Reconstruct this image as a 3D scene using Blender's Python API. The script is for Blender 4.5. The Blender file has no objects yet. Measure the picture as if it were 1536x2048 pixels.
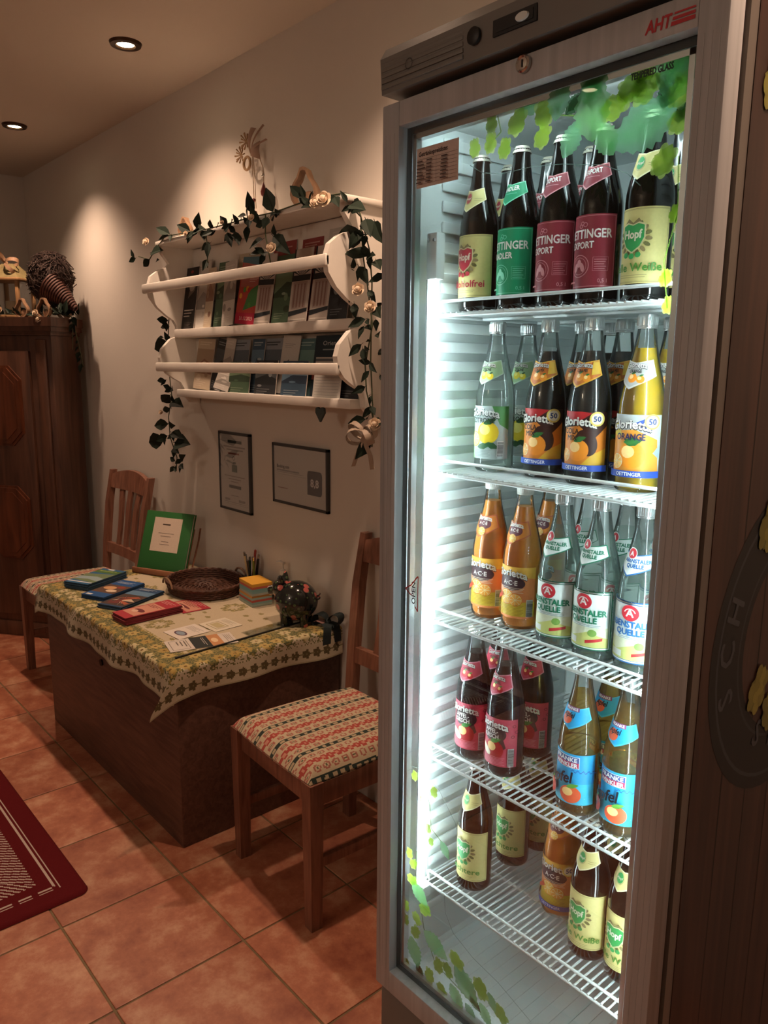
import bpy, bmesh, math, random
from mathutils import Vector, Matrix
R = math.radians
rnd = random.Random(11)
sc = bpy.context.scene
C = sc.collection

# ---------------------------------------------------------------- camera
cd = bpy.data.cameras.new('camera'); cam = bpy.data.objects.new('camera', cd); C.objects.link(cam)
yaw, pit, rol = R(-48.724), R(10.630), R(0.521)
fw = Vector((math.sin(yaw)*math.cos(pit), math.cos(yaw)*math.cos(pit), -math.sin(pit)))
r0 = Vector((math.cos(yaw), -math.sin(yaw), 0)); u0 = r0.cross(fw)
rt = r0*math.cos(rol)+u0*math.sin(rol); up = u0*math.cos(rol)-r0*math.sin(rol)
M = Matrix((rt, up, -fw)).transposed().to_4x4(); M.translation = (0, 0, 1.5)
cam.matrix_world = M
cd.sensor_fit = 'HORIZONTAL'; cd.sensor_width = 36; cd.lens = 36*1545/1536; cd.clip_start = .02
sc.camera = cam

# ---------------------------------------------------------------- world, exposure
w = bpy.data.worlds.new('world'); sc.world = w; w.use_nodes = True
w.node_tree.nodes['Background'].inputs[0].default_value = (.05, .045, .04, 1)
w.node_tree.nodes['Background'].inputs[1].default_value = 1
vs = sc.view_settings
vs.view_transform = 'Standard'; vs.look = 'None'; vs.gamma = 1; vs.use_curve_mapping = False
vs.exposure = 0.58
sc.cycles.transparent_max_bounces = 20
sc.cycles.max_bounces = 7
sc.cycles.diffuse_bounces = 4
sc.cycles.glossy_bounces = 3
sc.cycles.use_light_tree = False
LAMP_COL = (1.0, .66, .46)
LAMP_W = 40.0          # watts of each ceiling spot
LED_E = 37.0           # emission of the fridge tubes
FILL_GLOBE_W = 19.0         # emission of the added fill globe behind the viewer
LED_COL = (.80, .97, 1.0)

# ---------------------------------------------------------------- helpers
def lin(c):
    if isinstance(c, str):
        c = c.lstrip('#'); c = [int(c[i:i+2], 16)/255 for i in (0, 2, 4)]
    return tuple((x/12.92 if x <= .04045 else ((x+.055)/1.055)**2.4) for x in c)

def newmat(name):
    m = bpy.data.materials.new(name); m.use_nodes = True
    nt = m.node_tree; b = nt.nodes['Principled BSDF']
    return m, nt, b

def mat(name, col, rough=.5, metal=0, spec=.5, bump=0, bscale=60, var=0, vscale=8, coat=0, emit=None, es=0):
    """plain surface with optional noise in colour and relief"""
    m, nt, b = newmat(name); c = lin(col)
    b.inputs['Base Color'].default_value = (*c, 1)
    b.inputs['Roughness'].default_value = rough; b.inputs['Metallic'].default_value = metal
    b.inputs['Specular IOR Level'].default_value = spec
    b.inputs['Coat Weight'].default_value = coat
    if emit:
        b.inputs['Emission Color'].default_value = (*emit, 1); b.inputs['Emission Strength'].default_value = es
    tc = nt.nodes.new('ShaderNodeTexCoord')
    if var:
        n = nt.nodes.new('ShaderNodeTexNoise'); n.inputs['Scale'].default_value = vscale; n.inputs['Detail'].default_value = 5
        nt.links.new(tc.outputs['Object'], n.inputs['Vector'])
        r = nt.nodes.new('ShaderNodeValToRGB')
        r.color_ramp.elements[0].position = .3; r.color_ramp.elements[1].position = .7
        r.color_ramp.elements[0].color = (*[x*(1-var) for x in c], 1)
        r.color_ramp.elements[1].color = (*[min(1, x*(1+var)) for x in c], 1)
        nt.links.new(n.outputs[0], r.inputs[0]); nt.links.new(r.outputs[0], b.inputs['Base Color'])
    if bump:
        n = nt.nodes.new('ShaderNodeTexNoise'); n.inputs['Scale'].default_value = bscale; n.inputs['Detail'].default_value = 4
        nt.links.new(tc.outputs['Object'], n.inputs['Vector'])
        bp = nt.nodes.new('ShaderNodeBump'); bp.inputs['Strength'].default_value = bump; bp.inputs['Distance'].default_value = .004
        nt.links.new(n.outputs[0], bp.inputs['Height']); nt.links.new(bp.outputs[0], b.inputs['Normal'])
    return m

def wood(name, c1, c2, rough=.45, scale=(2, 30, 30), coat=0, bump=.15):
    m, nt, b = newmat(name)
    tc = nt.nodes.new('ShaderNodeTexCoord'); mp = nt.nodes.new('ShaderNodeMapping')
    mp.inputs['Scale'].default_value = scale
    n = nt.nodes.new('ShaderNodeTexNoise'); n.inputs['Scale'].default_value = 2.2; n.inputs['Detail'].default_value = 8; n.inputs['Distortion'].default_value = .6
    r = nt.nodes.new('ShaderNodeValToRGB'); r.color_ramp.elements[0].position = .32; r.color_ramp.elements[1].position = .7
    r.color_ramp.elements[0].color = (*lin(c1), 1); r.color_ramp.elements[1].color = (*lin(c2), 1)
    bp = nt.nodes.new('ShaderNodeBump'); bp.inputs['Strength'].default_value = bump; bp.inputs['Distance'].default_value = .002
    L = nt.links.new
    L(tc.outputs['Object'], mp.inputs[0]); L(mp.outputs[0], n.inputs['Vector']); L(n.outputs[0], r.inputs[0])
    L(r.outputs[0], b.inputs['Base Color']); L(n.outputs[0], bp.inputs['Height']); L(bp.outputs[0], b.inputs['Normal'])
    b.inputs['Roughness'].default_value = rough; b.inputs['Coat Weight'].default_value = coat
    return m

def printed(name, rough=.5, spec=.4, bump=0, bscale=300, coat=0, sheen=0):
    """printed or woven colours carried by the mesh itself, fine grain on top"""
    m, nt, b = newmat(name)
    a = nt.nodes.new('ShaderNodeAttribute'); a.attribute_name = 'Col'
    n = nt.nodes.new('ShaderNodeTexNoise'); n.inputs['Scale'].default_value = 260; n.inputs['Detail'].default_value = 2
    tc = nt.nodes.new('ShaderNodeTexCoord'); nt.links.new(tc.outputs['Object'], n.inputs['Vector'])
    hs = nt.nodes.new('ShaderNodeHueSaturation'); mr = nt.nodes.new('ShaderNodeMapRange')
    mr.inputs['To Min'].default_value = .9; mr.inputs['To Max'].default_value = 1.08
    nt.links.new(n.outputs[0], mr.inputs['Value']); nt.links.new(mr.outputs[0], hs.inputs['Value'])
    nt.links.new(a.outputs['Color'], hs.inputs['Color']); nt.links.new(hs.outputs[0], b.inputs['Base Color'])
    b.inputs['Roughness'].default_value = rough; b.inputs['Specular IOR Level'].default_value = spec
    b.inputs['Coat Weight'].default_value = coat; b.inputs['Sheen Weight'].default_value = sheen
    if bump:
        n2 = nt.nodes.new('ShaderNodeTexNoise'); n2.inputs['Scale'].default_value = bscale
        nt.links.new(tc.outputs['Object'], n2.inputs['Vector'])
        bp = nt.nodes.new('ShaderNodeBump'); bp.inputs['Strength'].default_value = bump; bp.inputs['Distance'].default_value = .002
        nt.links.new(n2.outputs[0], bp.inputs['Height']); nt.links.new(bp.outputs[0], b.inputs['Normal'])
    return m

def clear(name, tint, edge, ior=1.45, rough=.02, refl=1.0, light_haze=0, mcol=(.8, .9, .87)):
    """thin clear material: tinted see-through with a mirror coat that grows at grazing angles"""
    m = bpy.data.materials.new(name); m.use_nodes = True; nt = m.node_tree; nt.nodes.clear()
    o = nt.nodes.new('ShaderNodeOutputMaterial'); mx = nt.nodes.new('ShaderNodeMixShader')
    t = nt.nodes.new('ShaderNodeBsdfTransparent'); g = nt.nodes.new('ShaderNodeBsdfGlossy'); g.inputs['Roughness'].default_value = rough
    fr = nt.nodes.new('ShaderNodeFresnel'); fr.inputs['IOR'].default_value = ior
    ml = nt.nodes.new('ShaderNodeMath'); ml.operation = 'MULTIPLY'; ml.inputs[1].default_value = refl
    lw = nt.nodes.new('ShaderNodeLayerWeight'); lw.inputs['Blend'].default_value = .35
    mc = nt.nodes.new('ShaderNodeMix'); mc.data_type = 'RGBA'
    mc.inputs[6].default_value = (*tint, 1); mc.inputs[7].default_value = (*edge, 1)
    L = nt.links.new
    L(lw.outputs['Facing'], mc.inputs[0]); L(mc.outputs[2], t.inputs[0])
    L(fr.outputs[0], ml.inputs[0]); L(ml.outputs[0], mx.inputs[0]); L(t.outputs[0], mx.inputs[1]); L(g.outputs[0], mx.inputs[2])
    if light_haze:                                          # pale haze mixed in to stand for bright scattered light
        tr = nt.nodes.new('ShaderNodeBsdfTranslucent'); tr.inputs[0].default_value = (*mcol, 1); df = nt.nodes.new('ShaderNodeBsdfDiffuse'); df.inputs[0].default_value = (*mcol, 1)
        m1 = nt.nodes.new('ShaderNodeMixShader'); m2 = nt.nodes.new('ShaderNodeMixShader'); m1.inputs[0].default_value = .5; m2.inputs[0].default_value = light_haze
        L(tr.outputs[0], m1.inputs[1]); L(df.outputs[0], m1.inputs[2]); L(mx.outputs[0], m2.inputs[1]); L(m1.outputs[0], m2.inputs[2]); L(m2.outputs[0], o.inputs[0])
    else: L(mx.outputs[0], o.inputs[0])
    return m

def film(name):
    """printed clear film: mostly a colour filter, a little body of its own"""
    m = bpy.data.materials.new(name); m.use_nodes = True; nt = m.node_tree; nt.nodes.clear()
    o = nt.nodes.new('ShaderNodeOutputMaterial'); mx = nt.nodes.new('ShaderNodeMixShader'); mx.inputs[0].default_value = .45
    a = nt.nodes.new('ShaderNodeAttribute'); a.attribute_name = 'Col'
    t = nt.nodes.new('ShaderNodeBsdfTransparent'); d = nt.nodes.new('ShaderNodeBsdfTranslucent')
    g = nt.nodes.new('ShaderNodeGamma'); g.inputs[1].default_value = .36
    L = nt.links.new
    L(a.outputs[0], g.inputs[0]); L(g.outputs[0], t.inputs[0]); L(a.outputs[0], d.inputs[0]); L(t.outputs[0], mx.inputs[1]); L(d.outputs[0], mx.inputs[2]); L(mx.outputs[0], o.inputs[0])
    return m

def empty(name, loc=(0, 0, 0), rz=0):
    o = bpy.data.objects.new(name, None); C.objects.link(o); o.location = loc; o.rotation_euler = (0, 0, rz)
    o.empty_display_size = .05
    return o

def tag(o, label=None, cat=None, group=None, kind=None):
    if label: o['label'] = label
    if cat: o['category'] = cat
    if group: o['group'] = group
    if kind: o['kind'] = kind
    return o

def thing(name, label, cat, loc=(0, 0, 0), rz=0, group=None):
    return tag(empty(name, loc, rz), label, cat, group)

def dup(o, parent=None, loc=None, rz=None, label=None):
    c = o.copy(); C.objects.link(c); c.parent = parent
    if loc is not None: c.location = loc
    if rz is not None: c.rotation_euler = (0, 0, rz)
    if label: c['label'] = label
    for ch in list(o.children): dup(ch, c)
    return c

def link(name, me, m=None, parent=None, loc=(0, 0, 0), rot=(0, 0, 0), scale=None):
    o = bpy.data.objects.new(name, me); C.objects.link(o)
    if m is not None and not me.materials: me.materials.append(m)
    o.parent = parent; o.location = loc; o.rotation_euler = rot
    if scale: o.scale = scale
    return o

class MB:
    """collects shapes; build() makes ONE mesh object"""
    def __init__(s): s.v = []; s.f = []; s.c = []; s.col = (1, 1, 1)
    def setc(s, c): s.col = lin(c); return s
    def add(s, vs, fs, col=None):
        b = len(s.v); s.v += [tuple(p) for p in vs]
        cc = lin(col) if col is not None else s.col
        for f in fs: s.f.append([i+b for i in f]); s.c.append(cc)
        return s
    def box(s, x0, y0, z0, x1, y1, z1, bev=0, col=None, T=None):
        bm = bmesh.new(); bmesh.ops.create_cube(bm, size=1)
        for v in bm.verts: v.co = Vector((x0+(v.co.x+.5)*(x1-x0), y0+(v.co.y+.5)*(y1-y0), z0+(v.co.z+.5)*(z1-z0)))
        if bev: bmesh.ops.bevel(bm, geom=bm.edges[:], offset=bev, segments=2, affect='EDGES', profile=.5, clamp_overlap=True)
        return s.bm(bm, col, T)
    def bm(s, bm, col=None, T=None):
        bm.verts.index_update()
        s.add([(T @ v.co if T else v.co) for v in bm.verts], [[v.index for v in f.verts] for f in bm.faces], col); bm.free()
        return s
    def tube(s, pts, r, n=8, col=None, caps=True):
        pts = [Vector(p) for p in pts]; m = len(pts)
        rr = r if isinstance(r, (list, tuple)) else [r]*m
        vs = []; fs = []; prev = None
        for i, p in enumerate(pts):
            t = (pts[min(i+1, m-1)]-pts[max(i-1, 0)]).normalized()
            if prev is None: a = t.orthogonal().normalized()
            else:
                a = prev-t*prev.dot(t); a = a.normalized() if a.length > 1e-6 else t.orthogonal().normalized()
            prev = a; b = t.cross(a)
            for k in range(n):
                q = 2*math.pi*k/n; vs.append(p+(a*math.cos(q)+b*math.sin(q))*rr[i])
        for i in range(m-1):
            for k in range(n): fs.append([i*n+k, i*n+(k+1) % n, (i+1)*n+(k+1) % n, (i+1)*n+k])
        if caps: fs.append(list(range(n))[::-1]); fs.append([(m-1)*n+k for k in range(n)])
        return s.add(vs, fs, col)
    def lathe(s, prof, n=24, c=(0, 0, 0), col=None, T=None):
        vs = []; fs = []; idx = []
        for r, z in prof:
            if r < 1e-6: idx.append([len(vs)]); vs.append(Vector((c[0], c[1], c[2]+z)))
            else:
                idx.append(list(range(len(vs), len(vs)+n)))
                vs += [Vector((c[0]+r*math.cos(2*math.pi*k/n), c[1]+r*math.sin(2*math.pi*k/n), c[2]+z)) for k in range(n)]
        for a, b in zip(idx, idx[1:]):
            if len(a) == 1 and len(b) == 1: continue
            for k in range(n):
                k2 = (k+1) % n
                if len(a) == 1: fs.append([a[0], b[k2], b[k]])
                elif len(b) == 1: fs.append([a[k], a[k2], b[0]])
                else: fs.append([a[k], a[k2], b[k2], b[k]])
        if T: vs = [T @ v for v in vs]
        return s.add(vs, fs, col)
    def prism(s, poly, h0, h1, T=None, col=None):
        """polygon in (a, b), extruded from h0 to h1; T maps (a, b, h) to the object"""
        n = len(poly); vs = [Vector((a, b, h0)) for a, b in poly]+[Vector((a, b, h1)) for a, b in poly]
        fs = [list(range(n))[::-1], list(range(n, 2*n))]+[[i, (i+1) % n, n+(i+1) % n, n+i] for i in range(n)]
        if T: vs = [T @ v for v in vs]
        return s.add(vs, fs, col)
    def blob(s, c, rx, ry, rz, u=12, v=8, col=None, T=None):
        prof = [(math.sin(math.pi*i/v), -math.cos(math.pi*i/v)) for i in range(v+1)]
        vs = MB(); vs.lathe(prof, u)
        pts = [Vector((c[0]+p[0]*rx, c[1]+p[1]*ry, c[2]+p[2]*rz)) for p in vs.v]
        if T: pts = [T @ p for p in pts]
        return s.add(pts, vs.f, col)
    def mesh(s, name, smooth=35):
        me = bpy.data.meshes.new(name); me.from_pydata(s.v, [], s.f)
        a = me.color_attributes.new('Col', 'FLOAT_COLOR', 'CORNER')
        buf = []
        for f, c in zip(s.f, s.c): buf += [*c, 1.0]*len(f)
        a.data.foreach_set('color', buf)
        if smooth: me.shade_smooth(); me.set_sharp_from_angle(angle=R(smooth))
        me.update()
        return me
    def build(s, name, m, parent=None, loc=(0, 0, 0), rot=(0, 0, 0), smooth=35):
        return link(name, s.mesh(name, smooth), m, parent, loc, rot)

def frame3(o, x, y, z):
    return Matrix(((x[0], y[0], z[0], o[0]), (x[1], y[1], z[1], o[1]), (x[2], y[2], z[2], o[2]), (0, 0, 0, 1)))

# -------- lettering and flat print
_glyphs = {}
def glyphs(s, sp=1.0):
    k = (s, sp)
    if k not in _glyphs:
        cu = bpy.data.curves.new('t', 'FONT'); cu.body = s; cu.resolution_u = 2; cu.space_character = sp
        ob = bpy.data.objects.new('t', cu); C.objects.link(ob)
        dg = bpy.context.evaluated_depsgraph_get(); dg.update()
        me = ob.evaluated_get(dg).to_mesh()
        vs = [(v.co.x, v.co.y) for v in me.vertices]; fs = [list(p.vertices) for p in me.polygons]
        ob.evaluated_get(dg).to_mesh_clear()
        bpy.data.objects.remove(ob); bpy.data.curves.remove(cu)
        xs = [p[0] for p in vs] or [0, 1]; _glyphs[k] = (vs, fs, min(xs), max(xs))
    return _glyphs[k]

class Art:
    """flat print: coloured shapes on a (u, v) sheet in metres, later ones lie on top"""
    def __init__(s): s.L = []
    def poly(s, pts, c): s.L.append(([tuple(p) for p in pts], [list(range(len(pts)))], c)); return s
    def rect(s, u0, v0, u1, v1, c): return s.poly([(u0, v0), (u1, v0), (u1, v1), (u0, v1)], c)
    def ell(s, u, v, ru, rv, c, n=20, rot=0):
        ca, sa = math.cos(rot), math.sin(rot)
        return s.poly([(u+ru*math.cos(q)*ca-rv*math.sin(q)*sa, v+ru*math.cos(q)*sa+rv*math.sin(q)*ca) for q in [2*math.pi*k/n for k in range(n)]], c)
    def ring(s, u, v, r0, r1, c, n=28, a0=0, a1=2*math.pi):
        vs = []; fs = []
        for k in range(n+1):
            q = a0+(a1-a0)*k/n; vs += [(u+r0*math.cos(q), v+r0*math.sin(q)), (u+r1*math.cos(q), v+r1*math.sin(q))]
            if k: fs.append([2*k-2, 2*k-1, 2*k+1, 2*k])
        s.L.append((vs, fs, c)); return s
    def box(s, u0, v0, u1, v1, t, c):
        return s.rect(u0, v0, u1, v0+t, c).rect(u0, v1-t, u1, v1, c).rect(u0, v0, u0+t, v1, c).rect(u1-t, v0, u1, v1, c)
    def text(s, t, u, v, h, c, w=None, al='C', rot=0, arc=0, slant=0, bold=0, sp=1.0):
        vs, fs, x0, x1 = glyphs(t, sp); k = h/.72
        kx = k if w is None else w/(x1-x0)
        off = {'C': -(x0+x1)/2, 'L': -x0, 'R': -x1}[al]; ca, sa = math.cos(rot), math.sin(rot)
        for d in ([(-bold, 0), (bold, 0), (0, bold), (0, -bold)] if bold else [(0, 0)]):
            out = []
            for x, y in vs:
                a = (x+off)*kx+d[0]+slant*y*k; b = y*k+d[1]
                if arc: b += arc*a*a
                out.append((u+a*ca-b*sa, v+a*sa+b*ca))
            s.L.append((out, fs, c))
        return s
    def flat(s, mb, T, z0=0, dz=.00012):
        """lay the print on a plane: T maps (u, v, height)"""
        for i, (vs, fs, c) in enumerate(s.L): mb.add([T @ Vector((a, b, z0+dz*i)) for a, b in vs], fs, c)
        return mb
    def wrap(s, name, rad, Rr, m, step=.003, vstep=None, off=.0004, dz=.00009):
        """wrap the print round a bottle: rad(z) its radius, Rr the radius at which u is measured"""
        bm = bmesh.new(); cl = bm.loops.layers.float_color.new('Col'); zl = bm.verts.layers.float.new('h')
        for i, (vs, fs, c) in enumerate(s.L):
            cc = (*lin(c), 1); bv = []
            for a, b in vs:
                v = bm.verts.new((a, b, 0)); v[zl] = off+dz*i; bv.append(v)
            for f in fs:
                try: F = bm.faces.new([bv[j] for j in f])
                except ValueError: continue
                for l in F.loops: l[cl] = cc
        us = [v.co.x for v in bm.verts]; zs = [v.co.y for v in bm.verts]
        u = min(us)+step
        while u < max(us):
            bmesh.ops.bisect_plane(bm, geom=bm.verts[:]+bm.edges[:]+bm.faces[:], plane_co=(u, 0, 0), plane_no=(1, 0, 0)); u += step
        if vstep:
            z = min(zs)+vstep
            while z < max(zs):
                bmesh.ops.bisect_plane(bm, geom=bm.verts[:]+bm.edges[:]+bm.faces[:], plane_co=(0, z, 0), plane_no=(0, 1, 0)); z += vstep
        for v in bm.verts:
            a = v.co.x/Rr; z = v.co.y; r = rad(z)+v[zl]
            v.co = Vector((r*math.sin(a), -r*math.cos(a), z))
        me = bpy.data.meshes.new(name); bm.to_mesh(me); bm.free(); me.materials.append(m); me.shade_smooth()
        return me

# ================================================================ the room
def tilemat():
    m, nt, b = newmat('terracotta tile'); L = nt.links.new
    tc = nt.nodes.new('ShaderNodeTexCoord'); oi = nt.nodes.new('ShaderNodeObjectInfo')
    ml = nt.nodes.new('ShaderNodeMath'); ml.operation = 'MULTIPLY'; ml.inputs[1].default_value = 40
    L(oi.outputs['Random'], ml.inputs[0])
    n = nt.nodes.new('ShaderNodeTexNoise'); n.noise_dimensions = '4D'; n.inputs['Scale'].default_value = 9; n.inputs['Detail'].default_value = 8; n.inputs['Roughness'].default_value = .68
    L(tc.outputs['Object'], n.inputs['Vector']); L(ml.outputs[0], n.inputs['W'])
    r = nt.nodes.new('ShaderNodeValToRGB'); e = r.color_ramp.elements
    e[0].position = .34; e[0].color = (*lin('#8d4d38'), 1); e[1].position = .68; e[1].color = (*lin('#c99a7a'), 1)
    q = e.new(.5); q.color = (*lin('#ab6a4e'), 1)
    L(n.outputs[0], r.inputs[0])
    hs = nt.nodes.new('ShaderNodeHueSaturation'); mr = nt.nodes.new('ShaderNodeMapRange')
    mr.inputs['To Min'].default_value = .86; mr.inputs['To Max'].default_value = 1.1
    L(oi.outputs['Random'], mr.inputs['Value']); L(mr.outputs[0], hs.inputs['Value']); L(r.outputs[0], hs.inputs['Color']); L(hs.outputs[0], b.inputs['Base Color'])
    n2 = nt.nodes.new('ShaderNodeTexNoise'); n2.inputs['Scale'].default_value = 40; n2.inputs['Detail'].default_value = 6
    L(tc.outputs['Object'], n2.inputs['Vector'])
    bp = nt.nodes.new('ShaderNodeBump'); bp.inputs['Strength'].default_value = .12; bp.inputs['Distance'].default_value = .003
    L(n2.outputs[0], bp.inputs['Height']); L(bp.outputs[0], b.inputs['Normal'])
    b.inputs['Roughness'].default_value = .42
    return m

XW0, XW1, YW0, YW1, ZC = -5.197, 1.643, -2.58, 1.62, 2.61
m_wall = mat('wall plaster', '#cfc9c0', .9, spec=.1, bump=.12, bscale=35, var=.02, vscale=3)
m_ceil = mat('ceiling plaster', '#cfc6ba', .9, spec=.1, bump=.06, bscale=25)
m_grout = mat('floor grout', '#7d6a50', .9, spec=.1, bump=.3, bscale=120, var=.15, vscale=20)
def struct(name, b, m): return tag(b.build(name, m, smooth=0), kind='structure')
fl = struct('floor', MB().box(XW0-.1, YW0-.1, -.1, XW1+.1, YW1+.1, -.0028), m_grout)
struct('ceiling', MB().box(XW0-.1, YW0-.1, ZC, XW1+.1, YW1+.1, ZC+.1), m_ceil)
struct('wall_back', MB().box(XW0-.1, YW1, -.1, XW1+.1, YW1+.1, ZC), m_wall)
struct('wall_left', MB().box(XW0-.1, YW0, -.1, XW0, YW1, ZC), m_wall)
struct('wall_right', MB().box(XW1, YW0, -.1, XW1+.1, YW1, ZC), m_wall)
struct('wall_front', MB().box(XW0-.1, YW0-.1, -.1, XW1+.1, YW0, ZC), m_wall)
m_tile = tilemat()
tm = MB().box(-.177, -.172, -.008, .177, .172, 0, bev=.0016).mesh('tile', 0); tm.materials.append(m_tile)
for i in range(19):
    for j in range(12):
        t = link('tile', tm, None, fl, (XW0+.36*(i+.5), YW0+.35*(j+.5), 0)); t.rotation_euler.z = rnd.choice((0, math.pi))

# ---------------------------------------------------------------- ceiling spots
m_trim = mat('dark bronze trim', '#4a3526', .35, metal=.8)
m_bulb = mat('lit bulb', '#fff0d8', .3, emit=(1, .8, .5), es=14)
def ceiling_spot(x, y, label, watt=1.0):
    t = thing('ceiling_spotlight', label, 'light', (x, y, ZC), 0, 'recessed ceiling spotlights')
    MB().lathe([(.030, -.001), (.034, -.010), (.052, -.009), (.056, 0)], 32).build('trim_ring', m_trim, t)
    MB().lathe([(.0, -.006), (.016, -.0065), (.0295, -.004), (.0295, -.0005)], 28).build('bulb', m_bulb, t)
    ld = bpy.data.lights.new('spot', 'SPOT'); lo = bpy.data.objects.new('spot_light', ld); C.objects.link(lo)
    lo.parent = t; lo.location = (0, 0, -.02); ld.energy = LAMP_W*watt; ld.color = LAMP_COL
    ld.spot_size = R(116); ld.spot_blend = 1.0; ld.shadow_soft_size = .025
ceiling_spot(-2.84, 1.265, 'lit recessed ceiling spotlight nearest the fridge, above the white wall shelf')
ceiling_spot(-4.12, 1.265, 'lit recessed ceiling spotlight in the far corner above the dark wardrobe')
ceiling_spot(-1.56, 1.265, 'lit recessed ceiling spotlight above the striped chair beside the fridge')
ceiling_spot(-.28, 1.1, 'lit recessed ceiling spotlight above the right side of the fridge')
ceiling_spot(-4.12, -.9, 'added unseen fill spotlight in the ceiling over the far end of the red rug', .3)  # second row, out of view, added to raise the room's ambient light
ceiling_spot(-2.0, -.9, 'added unseen fill spotlight in the ceiling over the middle of the room', .3)
ceiling_spot(.2, -.9, 'added unseen fill spotlight in the ceiling behind the viewer', .3)

# globe lamp added out of view behind the viewer for soft fill light
t = thing('added_fill_lamp', 'added unseen globe lamp behind the viewer giving the room soft fill light', 'lamp', (-1.3, -1.75, ZC))
MB().lathe([(0, 0), (.05, 0), (.045, -.02), (0, -.022)], 20).build('ceiling_rose', m_trim, t)
MB().tube([(0, 0, -.02), (0, 0, -.36)], .003, 6).build('cable', m_trim, t)
MB().blob((0, 0, -.5), .14, .14, .14, 24, 16).build('globe', mat('glowing fill globe', '#fff0dc', .4, emit=(1.0, .78, .60), es=FILL_GLOBE_W), t, smooth=180)

# ---------------------------------------------------------------- rug
m_rug = printed('woven rug', .95, .1, bump=.5, bscale=500)
def rugcol(x, y):
    ex, ey = -2.05-x, .685-y            # distance from the near corner's two edges
    d = '#5a1518'
    white = '#b9a79a'
    fx, fy = min(ex, (x+4.55)), min(ey, (y+.75))
    e = min(fx, fy)
    if .062 < e < .067 or .074 < e < .079:
        if fx < fy and int(y*55) % 3 == 0: return d
        return white
    if .115 < e < .20:
        s = (x if fy < fx else y)
        if ((s+e*.8)*62) % 1 < .38: return white
    if .23 < e < .235: return white
    return d
b = MB(); nx, ny = 720, 410
xs = [-4.55+2.5*i/nx for i in range(nx+1)]; ys = [-.75+1.435*j/ny for j in range(ny+1)]
def rz_(x, y):
    e = min(-2.05-x, x+4.55, .685-y, y+.75); return .002+.009*min(1, max(0, e)/.012)**.5
def rxy(x, y):                          # slightly rounded corners
    for cx, sx in ((-2.05, 1), (-4.55, -1)):
        for cy, sy in ((.685, 1), (-.75, -1)):
            ax, ay = (x-(cx-sx*.03))*sx, (y-(cy-sy*.03))*sy
            if ax > 0 and ay > 0:
                m_ = max(ax, ay); L_ = math.hypot(ax, ay); k = m_/L_
                return cx-sx*.03+sx*ax*k, cy-sy*.03+sy*ay*k
    return x, y
vs = [(*rxy(x, y), rz_(x, y)) for y in ys for x in xs]; b.v = vs
for j in range(ny):
    for i in range(nx):
        a = j*(nx+1)+i; b.f.append([a, a+1, a+nx+2, a+nx+1]); b.c.append(lin(rugcol((xs[i]+xs[i+1])/2, (ys[j]+ys[j+1])/2)))
tag(b.build('rug', m_rug), 'dark red rug with pale line border on the terracotta tiles', 'rug')

# ---------------------------------------------------------------- chairs
m_chair = wood('reddish chair wood', '#6e4838', '#91634f', .4, (30, 30, 3), coat=.2)
m_seat = printed('striped seat cloth', .9, .1, bump=.4, bscale=700, sheen=.2)
def seatcol(x, y):
    p = (x-.215)/.094+.08; f = p % 1.0
    cream = '#c3b294'; red = '#a8483f'; green = '#2c3831'
    if f < .16:
        k = (y/.026) % 1
        if f < .03 or f > .13: return green
        return green if k < .5 else '#b3a283'
    if .45 < f < .71:
        k = (y/.022) % 1
        if .52 < f < .64: return red if abs(k-.5) > .16 else '#c48a74'
        return red if abs(k-.5) < .32 else cream
    if .20 < f < .42 or .74 < f < .96:
        g_ = (f-.31)/.11 if f < .5 else (f-.85)/.11; k = ((y/.03+(.5 if f > .5 else 0)) % 1-.5)*2
        return '#a8685a' if abs(math.hypot(k, g_)-.62) < .16 else ('#5c5f48' if math.hypot(k, g_) < .2 else cream)
    return cream
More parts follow.
